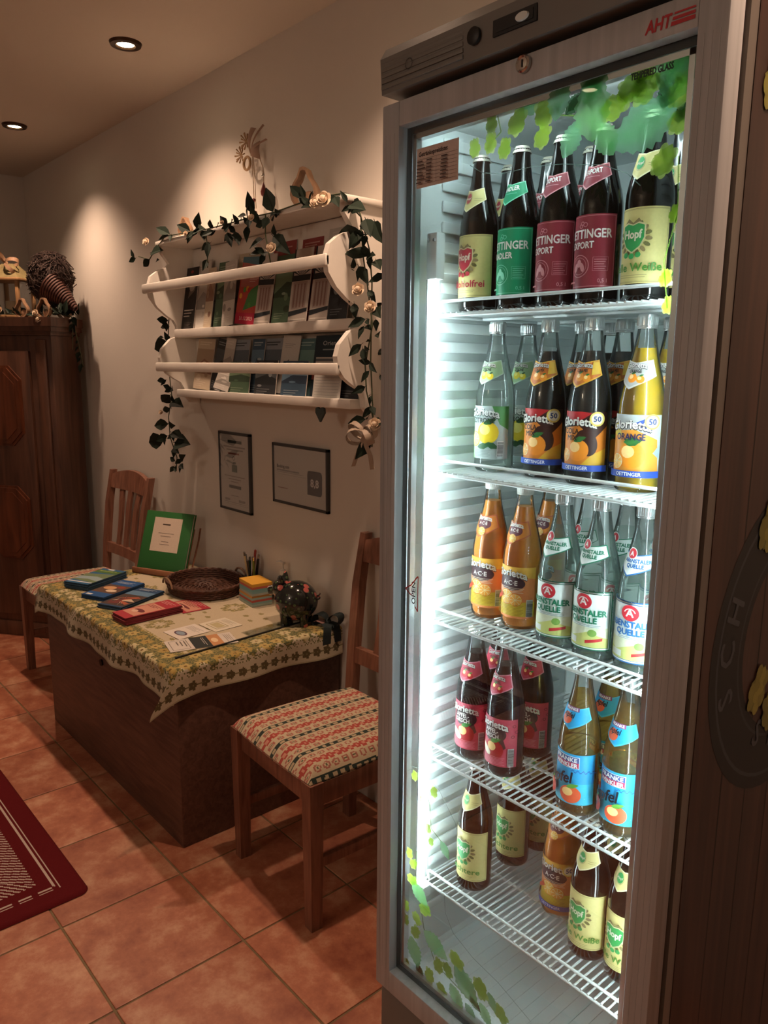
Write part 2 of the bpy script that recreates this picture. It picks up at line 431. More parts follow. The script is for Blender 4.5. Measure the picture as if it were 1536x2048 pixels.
def chair_mesh():
    P = {}
    b = MB(); nx, ny = 150, 90
    grid = []
    for j in range(ny+1):
        for i in range(nx+1):
            u, v = -1+2*i/nx, -1+2*j/ny
            wd = .222-.02*(v+1)/2
            k = 1-.035*(u*u*v*v)
            x = wd*u*k; y = (.225*v)*k+.0
            ed = max(abs(u), abs(v)); z = .472-.034*max(0, ed-.80)**2/.04-.006*(u*u+v*v)/2
            grid.append((x, y, z))
    b.v = grid
    for j in range(ny):
        for i in range(nx):
            a = j*(nx+1)+i; c = [grid[a][k]+grid[a+nx+2][k] for k in (0, 1)]
            b.f.append([a, a+1, a+nx+2, a+nx+1]); b.c.append(lin(seatcol(c[0]/2, c[1]/2)))
    rim = [i for i in range(nx+1)]+[(j)*(nx+1)+nx for j in range(1, ny+1)]+[ny*(nx+1)+i for i in range(nx-1, -1, -1)]+[j*(nx+1) for j in range(ny-1, 0, -1)]
    prev = rim; rows = 5
    for h_ in range(1, rows+1):
        f_ = h_/rows; base = len(b.v); cur = list(range(base, base+len(rim)))
        b.v += [(grid[i][0]*(1-.015*f_), grid[i][1]*(1-.015*f_), grid[i][2]+(.425-grid[i][2])*f_) for i in rim]
        for k in range(len(rim)):
            k2 = (k+1) % len(rim); b.f.append([prev[k2], prev[k], cur[k], cur[k2]]); q = grid[rim[k]]; d_ = .03*(h_-.5)/rows
            fr_ = abs(q[1])/.225 > abs(q[0])/.215
            b.c.append(lin(seatcol(q[0], q[1]-d_) if fr_ else seatcol(q[0]+(d_*.3 if q[0] > 0 else -d_*.3), q[1])))
        prev = cur
    P['seat'] = b
    a = MB()                                         # apron
    a.box(-.195, -.207, .36, .195, -.185, .43, .003); a.box(-.18, .185, .36, .18, .205, .43, .003)
    for s in (-1, 1): a.box(s*.2-.011, -.19, .36, s*.2+.011, .19, .43, .003)
    P['seat_frame'] = a
    P['leg'] = [MB().tube([(s*.198, -.198, 0), (s*.198, -.198, .43)], [.026, .031], 4).box(s*.198-.001, -.199, .2, s*.198+.001, -.197, .21) for s in (-1, 1)]
    P['leg'] = []
    for s in (-1, 1):
        L = MB(); vs = []
        for z, h in ((0, .017), (.43, .0215)): vs += [(s*.2-h, -.2-h, z), (s*.2+h, -.2-h, z), (s*.2+h, -.2+h, z), (s*.2-h, -.2+h, z)]
        L.add(vs, [[3, 2, 1, 0], [4, 5, 6, 7]]+[[i, (i+1) % 4, 4+(i+1) % 4, 4+i] for i in range(4)])
        P['leg'].append(L)
    P['back_post'] = []
    path = [(.195, 0), (.2, .2), (.205, .43), (.222, .6), (.25, .8), (.285, .965)]
    def py(z):
        for (y0, z0), (y1, z1) in zip(path, path[1:]):
            if z <= z1: return y0+(y1-y0)*(z-z0)/(z1-z0)
        return path[-1][0]
    for s in (-1, 1):
        L = MB(); vs = []
        for y, z in path:
            hw = .019 if z < .9 else .013; xx = s*(.185+.03*max(0, z-.43)/.53)
            vs += [(xx-hw, y-.015, z), (xx+hw, y-.015, z), (xx+hw, y+.015, z), (xx-hw, y+.015, z)]
        n = len(path)
        fs = [[3, 2, 1, 0], [4*n-4+i for i in range(4)]]+[[4*k+i, 4*k+(i+1) % 4, 4*k+4+(i+1) % 4, 4*k+4+i] for k in range(n-1) for i in range(4)]
        L.add(vs, fs); P['back_post'].append(L)
    def rail(z0, z1, hw, bow, arch):
        b = MB(); vs = []; n = 14
        for k in range(n+1):
            u = -1+2*k/n; x = hw*u; dy = bow*(1-u*u); za = z1+arch*(1-u*u)
            vs += [(x, py(z0)-.011+dy, z0), (x, py(z0)+.011+dy, z0), (x, py(z1)+.011+dy, za), (x, py(z1)-.011+dy, za)]
        fs = [[0, 1, 2, 3], [4*n+3, 4*n+2, 4*n+1, 4*n]]+[[4*k+i, 4*k+4+i, 4*k+4+(i+1) % 4, 4*k+(i+1) % 4] for k in range(n) for i in range(4)]
        return b.add(vs, fs)
    P['top_rail'] = rail(.875, .945, .2, .018, .032)
    P['lower_rail'] = rail(.545, .595, .185, .012, 0)
    P['slat'] = []
    for xs_, sp in ((-.085, -.014), (0, 0), (.085, .014)):
        b = MB(); vs = []; n = 8
        for k in range(n+1):
            q = k/n; z = .585+.3*q; x = xs_+sp*math.sin(q*math.pi)*-1+sp*1.2*q; y = py(z)+.013; hw = .017+.005*q
            vs += [(x-hw, y-.006, z), (x+hw, y-.006, z), (x+hw, y+.006, z), (x-hw, y+.006, z)]
        b.add(vs, [[3, 2, 1, 0], [4*n+i for i in range(4)]]+[[4*k+i, 4*k+(i+1) % 4, 4*k+4+(i+1) % 4, 4*k+4+i] for k in range(n) for i in range(4)])
        P['slat'].append(b)
    P['stretcher'] = [MB().box(s*.195-.008, -.19, .17, s*.195+.008, .19, .2, .003) for s in (-1, 1)]
    return P
def make_chair(label, loc, rz):
    t = thing('dining_chair', label, 'chair', loc, rz, 'striped dining chairs along the wall')
    for k, b in chair_mesh().items():
        for q in (b if isinstance(b, list) else [b]): q.build(k, m_seat if k == 'seat' else m_chair, t, smooth=30)
    return t
ch = make_chair('reddish wooden dining chair with striped cushion, close beside the fridge', (-1.705, 1.3, 0), R(-3))
dup(ch, None, (-3.715, 1.295, 0), R(1), 'reddish wooden dining chair with striped cushion, behind the far end of the chest')

# ---------------------------------------------------------------- chest with tablecloth
m_chest = wood('dark chest wood', '#4d332a', '#6a4a3c', .5, (3, 30, 30))
cx0, cx1, cy0, cy1, ct = -3.247, -2.064, .983, 1.605, .598
t = thing('wooden_chest', 'plain dark brown wooden chest serving as a side table', 'chest', (0, 0, 0))
MB().box(cx0, cy0, 0, cx1, cy1, .555, .004).build('body', m_chest, t)
MB().box(cx0-.004, cy0-.006, .552, cx1+.004, cy1, ct, .004).build('lid', m_chest, t)
MB().lathe([(0, 0), (.012, 0), (.012, .006), (0, .006)], 16, T=frame3((-2.66, cy0, .44), (1, 0, 0), (0, 0, 1), (0, -1, 0))).build('keyhole_plate', mat('dark iron', '#201a17', .5, metal=.8), t)

m_cloth = printed('tablecloth', .92, .08, bump=.35, bscale=500, sheen=.15)
ox0, ox1, oy0 = .10, .105, .118          # overhangs left, right, front
SX0, SX1, SY0, SY1 = cx0-ox0, cx1+ox1, cy0-oy0, cy1
def hsh(a, b): return (math.sin(a*127.1+b*311.7)*43758.5453) % 1
def clothcol(x, y):
    e = min(x-SX0, SX1-x, y-SY0); s = y if min(x-SX0, SX1-x) < y-SY0 else x
    if e < .006: return '#a79c80'
    if e < .062:                                       # pale hem with a row of leaf sprigs
        k = (s/.042) % 1-.5; v = (e-.03)/.042
        r = math.hypot(k, v); a = math.atan2(v, k)
        if r < .40*(.55+.45*abs(math.cos(2.5*a))) and r > .06: return '#5c5134'
        if abs(v) < .05: return '#7d7250'
        return '#bdb298'
    if e < .078+.012*math.sin(s*90)+.01*hsh(int(s*160), 3): return '#c3b89f' if hsh(int(s*300), int(e*300)) > .3 else '#6b6a41'
    if e < .19:                                        # broad flowered border
        cx, cy = math.floor(x/.055), math.floor(y/.055)
        k = (x/.055) % 1-.5+.35*(hsh(cx, cy)-.5); v = (y/.055) % 1-.5+.35*(hsh(cy, cx+9)-.5)
        r = math.hypot(k, v); a = math.atan2(v, k)
        if r < .09: return '#6d4f22'
        if r < .42*(.55+.45*abs(math.cos(3*a+hsh(cx, cy)*6))): return ('#b59f62', '#a88f50', '#c2b58a')[int(hsh(cx+3, cy)*3)]
        n = hsh(int(x*220), int(y*220))
        return '#5a5c3c' if n < .4 else ('#7d774a' if n < .75 else '#978850')
    if e < .2: return '#8f8450' if hsh(int(x*200), int(y*200)) > .5 else '#b8aa82'
    cx, cy = math.floor(x/.15), math.floor(y/.15); k = (x/.15) % 1-.5; v = (y/.15) % 1-.5
    r = math.hypot(k, v); a = math.atan2(v, k)
    if (cx+cy) % 2 == 0:
        if abs(k) < .34 and abs(v) < .34 and abs(abs(k)+abs(v)-.3) < .12+.07*math.sin(a*8): return '#857c52' if hsh(int(x*260), int(y*260)) > .3 else '#b0a271'
    else:
        for q in range(4):
            dx, dy = k-.27*math.cos(q*1.57+.5), v-.27*math.sin(q*1.57+.5)
            if math.hypot(dx, dy*1.5) < .085: return '#8f8458'
    return '#bfb195'
def clothpos(x, y):
    dl, dr, df = max(0, cx0-.006-x), max(0, x-cx1-.006), max(0, cy0-.008-y)
    ds = max(dl, dr); sg = 1 if dr > 0 else -1
    X = min(max(x, cx0-.006), cx1+.006); Y = max(y, cy0-.008); Z = ct+.004
    rr = .012
    def fall(d):                                       # rounded edge, then hang
        if d < rr*1.57: q = d/rr; return rr*math.sin(q), rr*(1-math.cos(q))
        return rr, rr+d-rr*1.57
    if ds > 0 and df > 0:
        if sg > 0: A_, B_ = ds, df                     # near corner: the side flap runs on past the front
        else: A_, B_ = df, ds                          # far corner: the front flap runs on past the end
        r_ = A_/(A_+B_); q_ = min(1, r_*2); w_ = .78*q_*q_*(3-2*q_)
        h, _ = fall(max(ds, df)); dz = A_+B_*(1-w_)*(1-r_)+.30*B_*w_
        if sg > 0: X += h+.03*A_; Y -= h*(1-r_)+B_*w_
        else: X -= h*(1-r_)+B_*w_; Y -= h+.03*A_
        Z -= dz
        return X, Y, Z
        m_, Mx = min(ds, df), max(ds, df)
        h, dz = fall(Mx+.52*m_)
        wx = .12*m_+h*(ds/(ds+df))+.34*m_*(ds/(ds+df))**2; wy = .38*m_+h*(df/(ds+df))
        X += sg*wx; Y -= wy; Z -= dz
    elif ds > 0:
        h, dz = fall(ds); X += sg*(h+dz*(.05+.10*math.sin(y*21+1))); Z -= dz*(1+.05*math.sin(y*9))
    elif df > 0:
        h, dz = fall(df); Y -= h+dz*(.08+.10*math.sin(x*17)+.05*math.sin(x*31+2)); Z -= dz*(1+.07*math.sin(x*7+1))
    else: Z += .0007*math.sin(x*23)*math.sin(y*19)
    return X, Y, Z
nx, ny = 300, 160
xs = [SX0+(SX1-SX0)*i/nx for i in range(nx+1)]; ys = [SY0+(SY1-SY0)*j/ny for j in range(ny+1)]
b = MB(); b.v = [clothpos(x, y) for y in ys for x in xs]
for j in range(ny):
    for i in range(nx):
        a = j*(nx+1)+i; b.f.append([a, a+1, a+nx+2, a+nx+1]); b.c.append(lin(clothcol((xs[i]+xs[i+1])/2, (ys[j]+ys[j+1])/2)))
tag(b.build('tablecloth', m_cloth, smooth=180), 'flowered olive and cream tablecloth draped over the wooden chest', 'tablecloth')

# ---------------------------------------------------------------- wardrobe in the corner
m_ward = wood('old wardrobe wood', '#3f261c', '#62402f', .45, (12, 12, 1.2), coat=.15)
m_ward2 = wood('wardrobe panel wood', '#4a2413', '#743f25', .4, (12, 12, 1.2), coat=.2)
wa = math.atan2(-.577, -.817)+math.pi               # local +x runs along the front to the right
WT = 1.735
wd = thing('wardrobe', 'dark antique wooden wardrobe with eight-sided door panels standing across the corner', 'wardrobe', (-4.184, 1.385, 0), wa)
# local frame: x from -0.95 (left) to 0 (right), y from 0 (front) to 0.25 (back)
WD = .235
MB().box(-.93, .004, .08, -.0, WD, WT-.09, .003).build('body', m_ward, wd)
MB().box(-.94, -.004, .0, -.0+.006, WD, .085, .004).build('plinth', m_ward, wd)
c_ = MB()
prof = [(0, 0), (.006, .012), (.012, .02), (.022, .045), (.03, .06), (.03, .09)]
for (o0, z0), (o1, z1) in zip(prof, prof[1:]): c_.box(-.93-o1, -.0-o1, WT-.09+z0, .0+o1, WD, WT-.09+z1)
c_.build('cornice', m_ward, wd)
def octo(x0, x1, z0, z1, cut): return [(x0+cut, z0), (x1-cut, z0), (x1, z0+cut), (x1, z1-cut), (x1-cut, z1), (x0+cut, z1), (x0, z1-cut), (x0, z0+cut)]
for dx0, dx1 in ((-.49, -.13), (-.86, -.5)):
    d = MB().box(dx0, -.016, .13, dx1, .004, WT-.17, .003).build('door', m_ward, wd)
    for z0, z1 in ((.455, .855), (1.07, 1.49)):
        p = MB(); F = frame3((0, -.016, 0), (1, 0, 0), (0, 0, 1), (0, -1, 0))
        p.prism(octo(dx0+.05, dx1-.05, z0, z1, .07), 0, .007, F); p.prism(octo(dx0+.062, dx1-.062, z0+.012, z1-.012, .066), 0, .015, F)
        p.prism(octo(dx0+.085, dx1-.085, z0+.035, z1-.035, .06), 0, .019, F)
        p.build('panel', m_ward2, d, smooth=0)
for px in (-.905, -.09): MB().box(px, -.012, .1, px+.06, .004, WT-.11, .006).build('pilaster', m_ward, wd)

# ---------------------------------------------------------------- white wall shelf
m_white = mat('white painted wood', '#e4dfd6', .55, spec=.35, bump=.12, bscale=22, var=.05, vscale=9)
sx0, sx1 = -3.05, -1.88
ws = thing('wall_shelf', 'white painted wooden wall rack with scalloped sides holding leaflets', 'shelf', (0, 0, 0))
key = [(1.972, 1.470), (1.945, 1.468), (1.925, 1.484), (1.905, 1.500), (1.89, 1.484), (1.878, 1.452), (1.85, 1.416), (1.81, 1.403), (1.77, 1.41), (1.73, 1.44), (1.70, 1.478), (1.682, 1.508), (1.66, 1.522), (1.635, 1.524),
       (1.615, 1.518), (1.606, 1.492), (1.59, 1.476), (1.565, 1.452), (1.53, 1.441), (1.495, 1.446), (1.465, 1.47), (1.445, 1.50), (1.43, 1.53), (1.405, 1.545), (1.375, 1.548), (1.345, 1.575), (1.34, 1.617)]
poly = [(1.617, 1.972)]+[(y, z) for z, y in key]
for x in (sx0-.02, sx1-.002):
    p = MB().prism(poly, 0, .022, frame3((x, 0, 0), (0, 1, 0), (0, 0, 1), (1, 0, 0)))
    p.build('side_panel', m_white, ws, smooth=0)
MB().box(sx0-.03, 1.455, 1.972, sx1+.035, 1.617, 1.990, .004).build('top_board', m_white, ws)
MB().box(sx0+.002, 1.508, 1.612, sx1-.002, 1.617, 1.645, .003).build('shelf_board', m_white, ws)
MB().box(sx0+.002, 1.508, 1.370, sx1-.002, 1.617, 1.400, .003).build('shelf_board', m_white, ws)
for y, z, e in ((1.408, 1.803, .035), (1.446, 1.492, .02)):
    MB().box(sx0-.02-e, y-.009, z-.018, sx1+.02, y+.009, z+.018, .006).build('front_rail', m_white, ws)
for k, (z0, z1) in enumerate(((1.405, 1.50), (1.503, 1.61), (1.648, 1.755), (1.758, 1.865), (1.868, 1.97))):
    MB().box(sx0+.003, 1.606, z0, sx1-.003, 1.617, z1, .0015).build('back_plank', m_white, ws)

# ================================================================ the drinks fridge
def rebase(t, loc):
    """put the empty of an unrotated thing at its base, leaving its parts where they are"""
    for ch_ in t.children: ch_.location = Vector(ch_.location)-Vector(loc)
    t.location = loc
m_frame = wood('grooved grey door profile', '#9c9d9f', '#b2b3b5', .5, (25, 25, .6), bump=.1)
m_body = mat('grey enamelled steel', '#7d766f', .4, spec=.4)
m_dark = mat('dark grey plastic', '#6e6d69', .5, bump=.05, bscale=200)
m_black = mat('black gasket', '#0c0d0d', .5)
m_liner = mat('white fridge liner', '#d3dbda', .35, spec=.4)
m_wire = mat('white coated wire', '#dfe6e5', .35, spec=.5)
m_alu = mat('aluminium', '#b9bdbd', .3, metal=.9)
m_chrome = mat('chrome lock', '#c9c9c6', .18, metal=1)
m_led = mat('lit fridge tube', '#ffffff', .4, emit=LED_COL, es=LED_E)
m_paper = printed('printed paper', .6, .3)
m_label = printed('bottle label print', .45, .4)
m_glass = clear('fridge door glass', (.97, .985, .98), (.93, .965, .955), 1.45, .01, .22)
m_film = film('hop print on clear film')

FX0, FX1 = -1.096, -.481
fr = thing('drinks_fridge', 'tall grey glass-door drinks fridge filled with bottles, wood-print side', 'fridge')
# carcass
b = MB()
b.box(FX0+.002, 1.0, .04, FX0+.035, 1.585, 2.0); b.box(FX1-.035, 1.0, .04, FX1, 1.585, 2.0)
b.box(FX0+.035, 1.545, .04, FX1-.035, 1.585, 2.0); b.box(FX0+.035, 1.0, 1.945, FX1-.035, 1.545, 2.0); b.box(FX0+.035, 1.0, .04, FX1-.035, 1.545, .236)
b.build('carcass', m_body, fr)
for x in (FX0+.05, FX1-.05):
    for y in (1.06, 1.53): MB().lathe([(0, 0), (.02, 0), (.02, .012), (.009, .014), (.009, .04), (0, .04)], 14, (x, y, 0)).build('foot', m_black, fr)
# liner: back, ceiling, floor pan, ribbed side walls
IX0, IX1 = FX0+.036, FX1-.036
b = MB()
b.box(IX0, 1.525, .237, IX1, 1.544, 1.944); b.box(IX0, 1.001, 1.925, IX1, 1.525, 1.944); b.box(IX0, 1.001, .237, IX1, 1.525, .25); b.box(IX0, 1.001, 1.893, IX1, 1.010, 1.925)  # last box: front lip added to screen the roof tube from view
for k in range(20): b.box(IX0+.012+k*.026, 1.03, .25, IX0+.02+k*.026, 1.5, .2515)
for x0, s in ((IX0, 1), (IX1, -1)):
    b.box(min(x0, x0+s*.004), 1.001, .25, max(x0, x0+s*.004), 1.525, 1.925)
    z = .34
    while z < 1.9:
        b.box(min(x0+s*.004, x0+s*.010), 1.06, z, max(x0+s*.004, x0+s*.010), 1.5, z+.02, .003); z += .036
b.build('inner_liner', m_liner, fr)
# light tubes on both front pillars
for x, s in ((IX0+.033, 1), (IX1-.033, -1)):
    l = MB().tube([(x, 1.016, .44), (x, 1.016, 1.655)], .0045, 12).build('light_tube', m_led, fr)
    MB().box(min(x-s*.0075, x-s*.012), 1.008, .44, max(x-s*.0075, x-s*.012), 1.024, 1.655).build('tube_light_shield', m_alu, l)  # opaque strip added to keep the tube's light off the side wall
    MB().box(x-.013, 1.008, 1.655, x+.013, 1.03, 1.735, .003).build('tube_bracket', m_liner, l)
    MB().box(x-.013, 1.008, .415, x+.013, 1.03, .44, .003).build('tube_bracket', m_liner, l)
    for dx in (-.007, .007): MB().lathe([(0, 0), (.0035, 0), (.003, .0015), (0, .0018)], 10, T=frame3((x+dx, 1.008, 1.722), (1, 0, 0), (0, 0, 1), (0, -1, 0))).build('screw', m_chrome, l)
# short tube under the roof, behind the head of the door
MB().tube([(IX0+.05, 1.03, 1.916), (IX1-.05, 1.03, 1.916)], .004, 10).build('light_tube', mat('lit roof tube', '#ffffff', .4, emit=LED_COL, es=LED_E*.65), fr)
# wire shelves
SH = {1: 1.600, 2: 1.310, 3: 1.019, 4: .731, 5: .446}
b = MB(); X0, X1, Y0, Y1 = -1.036, -.541, 1.03, 1.50; zz = -.0075
b.tube([(X0, Y1, zz), (X0, Y0, zz), (X1, Y0, zz), (X1, Y1, zz), (X0, Y1, zz)], .0032, 8)
for y in (1.16, 1.33): b.tube([(X0, y, zz), (X1, y, zz)], .0032, 6)
b.tube([(X0+.004, Y0+.012, zz), (X0+.004, Y0+.008, .012), (X0+.012, Y0+.006, .018), (X1-.012, Y0+.006, .018), (X1-.004, Y0+.008, .012), (X1-.004, Y0+.012, zz)], .0028, 8)
k = X0+.0135
while k < X1-.004:
    b.tube([(k, Y0-.001, zz+.004), (k, Y1, zz+.004)], .0019, 6); k += .0135
shm = b.mesh('wire_shelf'); shm.materials.append(m_wire)
for i, z in SH.items(): link('wire_shelf', shm, None, fr, (0, 0, z-.0019+.0035-.0016))
# door
DZ0, DZ1 = .201, 1.945
GX0, GX1, GZ0, GZ1 = -1.053, -.521, .252, 1.904
DY0, DY1 = .95, .988
b = MB()
b.box(FX0, DY0, DZ0, GX0, DY1, DZ1, .003); b.box(GX1, DY0, DZ0, FX1, DY1, DZ1, .003)
b.box(GX0-.001, DY0, GZ1, GX1+.001, DY1, DZ1, .003); b.box(GX0-.001, DY0, DZ0, GX1+.001, DY1, GZ0, .003)
for x0, x1 in ((FX0, GX0), (GX1, FX1)):
    for q in (.25, .5, .75):
        x = x0+(x1-x0)*q; b.box(x-.0006, DY0-.0004, DZ0+.05, x+.0006, DY0+.002, DZ1-.05)
door = b.build('door', m_frame, fr)
gl = MB().box(GX0-.004, .9655, GZ0-.004, GX1+.004, .9695, GZ1+.004).build('glass_pane', m_glass, door, smooth=0)
b = MB(); w_ = .011
for x0, z0, x1, z1 in ((GX0-.003, GZ0-.003, GX0+w_, GZ1+.003), (GX1-w_*.6, GZ0-.003, GX1+.003, GZ1+.003), (GX0, GZ0-.003, GX1, GZ0+w_), (GX0, GZ1-w_, GX1, GZ1+.003)): b.box(x0, .9705, z0, x1, .972, z1)
b.build('glass_border', m_black, door)
b = MB(); w0, w1 = .012, .02
for x0, z0, x1, z1 in ((GX0+w0, GZ0+w0, GX0+w1, GZ1-w0), (GX1-w1, GZ0+w0, GX1-w0, GZ1-w0), (GX0+w0, GZ0+w0, GX1-w0, GZ0+w1), (GX0+w0, GZ1-w1, GX1-w0, GZ1-w0)): b.box(x0, .973, z0, x1, .986, z1)
b.build('spacer_strip', m_alu, door)
b = MB()
for x0, z0, x1, z1 in ((FX0+.006, DZ0+.006, GX0-.005, DZ1-.006), (GX1+.005, DZ0+.006, FX1-.006, DZ1-.006), (GX0-.005, GZ1+.005, GX1+.005, DZ1-.006), (GX0-.005, DZ0+.006, GX1+.005, GZ0-.005)): b.box(x0, .9885, z0, x1, .9995, z1, .003)
b.build('door_gasket', m_dark, door)
T = frame3((-.783, DY0, 1.931), (1, 0, 0), (0, 0, 1), (0, -1, 0))
lk = MB().lathe([(0, 0), (.0125, 0), (.0125, .006), (.0105, .008), (.008, .006), (0, .0065)], 20, T=T).build('lock', m_chrome, door)
MB().box(-.0012-.783, DY0-.0072, 1.931-.005, .0012-.783, DY0-.0064, 1.931+.005).build('key_slot', m_black, lk)
FT = lambda y: frame3((0, y, 0), (1, 0, 0), (0, 0, 1), (0, -1, 0))
# maker's mark on the top rail
a = Art(); red = '#b3202a'
a.text('AHT', -.5905, 1.9145, .0155, red, w=.034, al='L', bold=.0007, slant=.12)
for k in range(3):
    a.poly([(-.556+k*.002, 1.9145+k*.0062), (-.524, 1.9145+k*.0062), (-.524, 1.9145+k*.0062+(.0048, .0036, .0022)[k]), (-.555+k*.002, 1.9145+k*.0062+(.0048, .0036, .0022)[k])], red)
a.flat(MB(), FT(DY0-.0003)).build('maker_mark', m_label, door, smooth=0)
a = Art().text('TEMPERED GLASS', -.587, 1.8715, .0085, '#060d09', w=.06, bold=.0005)
a.flat(MB(), FT(.9652)).build('glass_marking', m_label, door, smooth=0)
a = Art()                                                # OPEN mark
a.text('OPEN', -1.009, 1.083, .0095, '#2c2c30', w=.042, rot=R(90), bold=.0003)
for p0, p1 in (((-1.019, 1.098), (-1.035, 1.088)), ((-1.035, 1.088), (-1.019, 1.078)), ((-1.001, 1.118), (-1.001, 1.050)), ((-1.001, 1.050), (-1.008, 1.058)), ((-1.001, 1.118), (-1.008, 1.112)), ((-1.019, 1.098), (-1.001, 1.118))):
    d = Vector((p1[0]-p0[0], p1[1]-p0[1])).normalized()*.0011; n_ = Vector((-d.y, d.x))
    a.poly([(p0[0]-n_.x, p0[1]-n_.y), (p1[0]-n_.x, p1[1]-n_.y), (p1[0]+n_.x, p1[1]+n_.y), (p0[0]+n_.x, p0[1]+n_.y)], '#a8281f')
a.flat(MB(), FT(.9652)).build('open_sticker', m_label, door, smooth=0)
# price list
a = Art().rect(-1.022, 1.800, -.924, 1.864, '#c9b8b0')
a.text('Getränkepreisliste:', -1.017, 1.8505, .0072, '#2a2322', w=.068, al='L', bold=.0003)
for k in range(8): a.rect(-1.02, 1.8455-k*.0057, -.926, 1.8459-k*.0057, '#4b4140')
for u in (-.998, -.9975): a.rect(u, 1.8055, u+.0003, 1.8455, '#8b7d78')
a.rect(-.974, 1.8055, -.9736, 1.8455, '#4b4140')
for k in range(7):
    zt = 1.8412-k*.0057
    a.rect(-1.019, zt, -1.019+.012+.004*(k % 3), zt+.0022, '#5a4f4d'); a.rect(-.996, zt, -.984, zt+.0022, '#5a4f4d'); a.rect(-.962, zt, -.948, zt+.0022, '#5a4f4d')
a.flat(MB(), FT(.9644)).build('price_list', m_paper, door, smooth=0)
# hop vines printed on clear film
HOPT = [('l', -0.736, 1.882, 0.032, 80), ('l', -0.68, 1.857, 0.048, 95), ('l', -0.677, 1.892, 0.035, 60), ('l', -0.556, 1.896, 0.048, 60), ('l', -0.552, 1.873, 0.044, 70), ('h', -0.606, 1.891, 0.022, 100), ('h', -0.619, 1.865, 0.022, 0), ('h', -0.599, 1.862, 0.024, 30), ('h', -0.644, 1.849, 0.022, 20), ('h', -0.55, 1.848, 0.022, 70), ('h', -0.766, 1.868, 0.021, 110), ('h', -0.866, 1.875, 0.015, 90), ('h', -0.814, 1.867, 0.021, 60), ('l', -0.846, 1.897, 0.019, 30), ('l', -0.799, 1.894, 0.029, 120), ('h', -0.901, 1.846, 0.015, 100), ('h', -0.868, 1.847, 0.016, 90), ('h', -0.839, 1.834, 0.016, 80), ('h', -0.767, 1.837, 0.018, 60), ('l', -0.715, 1.824, 0.029, 60), ('l', -0.66, 1.814, 0.03, 120), ('l', -0.605, 1.815, 0.054, 200), ('h', -0.549, 1.812, 0.019, 20), ('h', -0.569, 1.768, 0.021, 60), ('d', -0.715, 1.87, 0.019, 40), ('d', -0.574, 1.85, 0.019, 90), ('d', -0.546, 1.827, 0.019, 60)]
HOPB = [('h', -1.009, 0.71, 0.011, 80), ('h', -0.955, 0.699, 0.012, 80), ('h', -0.991, 0.668, 0.008, 60), ('h', -0.969, 0.614, 0.01, 100), ('h', -0.961, 0.59, 0.009, 80), ('l', -0.923, 0.59, 0.019, -50), ('h', -1.022, 0.533, 0.012, 90), ('h', -1.009, 0.515, 0.013, 40), ('h', -1.013, 0.477, 0.015, 10), ('l', -0.991, 0.456, 0.03, -35), ('h', -0.975, 0.43, 0.017, 20), ('h', -1.032, 0.408, 0.013, 90), ('h', -0.999, 0.395, 0.015, -50), ('h', -1.033, 0.375, 0.013, 90), ('h', -1.003, 0.363, 0.016, 60), ('l', -0.945, 0.367, 0.037, -20), ('l', -1.005, 0.313, 0.034, -70), ('h', -0.888, 0.369, 0.02, -20), ('h', -0.937, 0.327, 0.017, 80), ('h', -0.962, 0.288, 0.017, 90), ('h', -0.912, 0.331, 0.016, -60), ('l', -0.863, 0.329, 0.042, -40), ('h', -1.03, 0.27, 0.012, -40), ('d', -0.991, 0.275, 0.018, -60), ('h', -0.827, 0.346, 0.022, -60), ('l', -0.888, 0.285, 0.028, -50), ('h', -0.928, 0.275, 0.015, -40), ('d', -0.84, 0.304, 0.017, -30), ('l', -0.8, 0.336, 0.019, -60), ('h', -0.778, 0.326, 0.019, -40), ('l', -0.815, 0.297, 0.024, -50), ('l', -0.852, 0.276, 0.019, -40)]
def leafpoly(u, v, r, ang, wd=.62, teeth=9):
    pts = []; ca, sa = math.cos(R(ang)), math.sin(R(ang))
    side = []
    for k in range(teeth*2+1):
        q = k/(teeth*2); x = -1+2*q; y = wd*math.sin(math.pi*q**.85)*(1+.10*(1 if k % 2 else -1)*(0 < q < 1))
        side.append((x, y))
    for x, y in side+[(x, -y) for x, y in side[::-1][1:-1]]:
        pts.append((u+r*(x*ca-y*sa), v+r*(x*sa+y*ca)))
    return pts
def hop(a, u, v, r, ang, shades):
    ca, sa = math.cos(R(ang)), math.sin(R(ang))
    a.poly(leafpoly(u, v, r, ang, .74, 5), shades[0])
    for row in range(4):
        for c2 in range(3 if row % 2 else 2):
            x = -.7+row*.42; y = ((c2-.5)*.62 if row % 2 == 0 else (c2-1)*.62)*(1-.12*row)
            a.ell(u+r*(x*ca-y*sa), v+r*(x*sa+y*ca), r*.36, r*.27, shades[1+(row+c2) % 2], 10, R(ang))
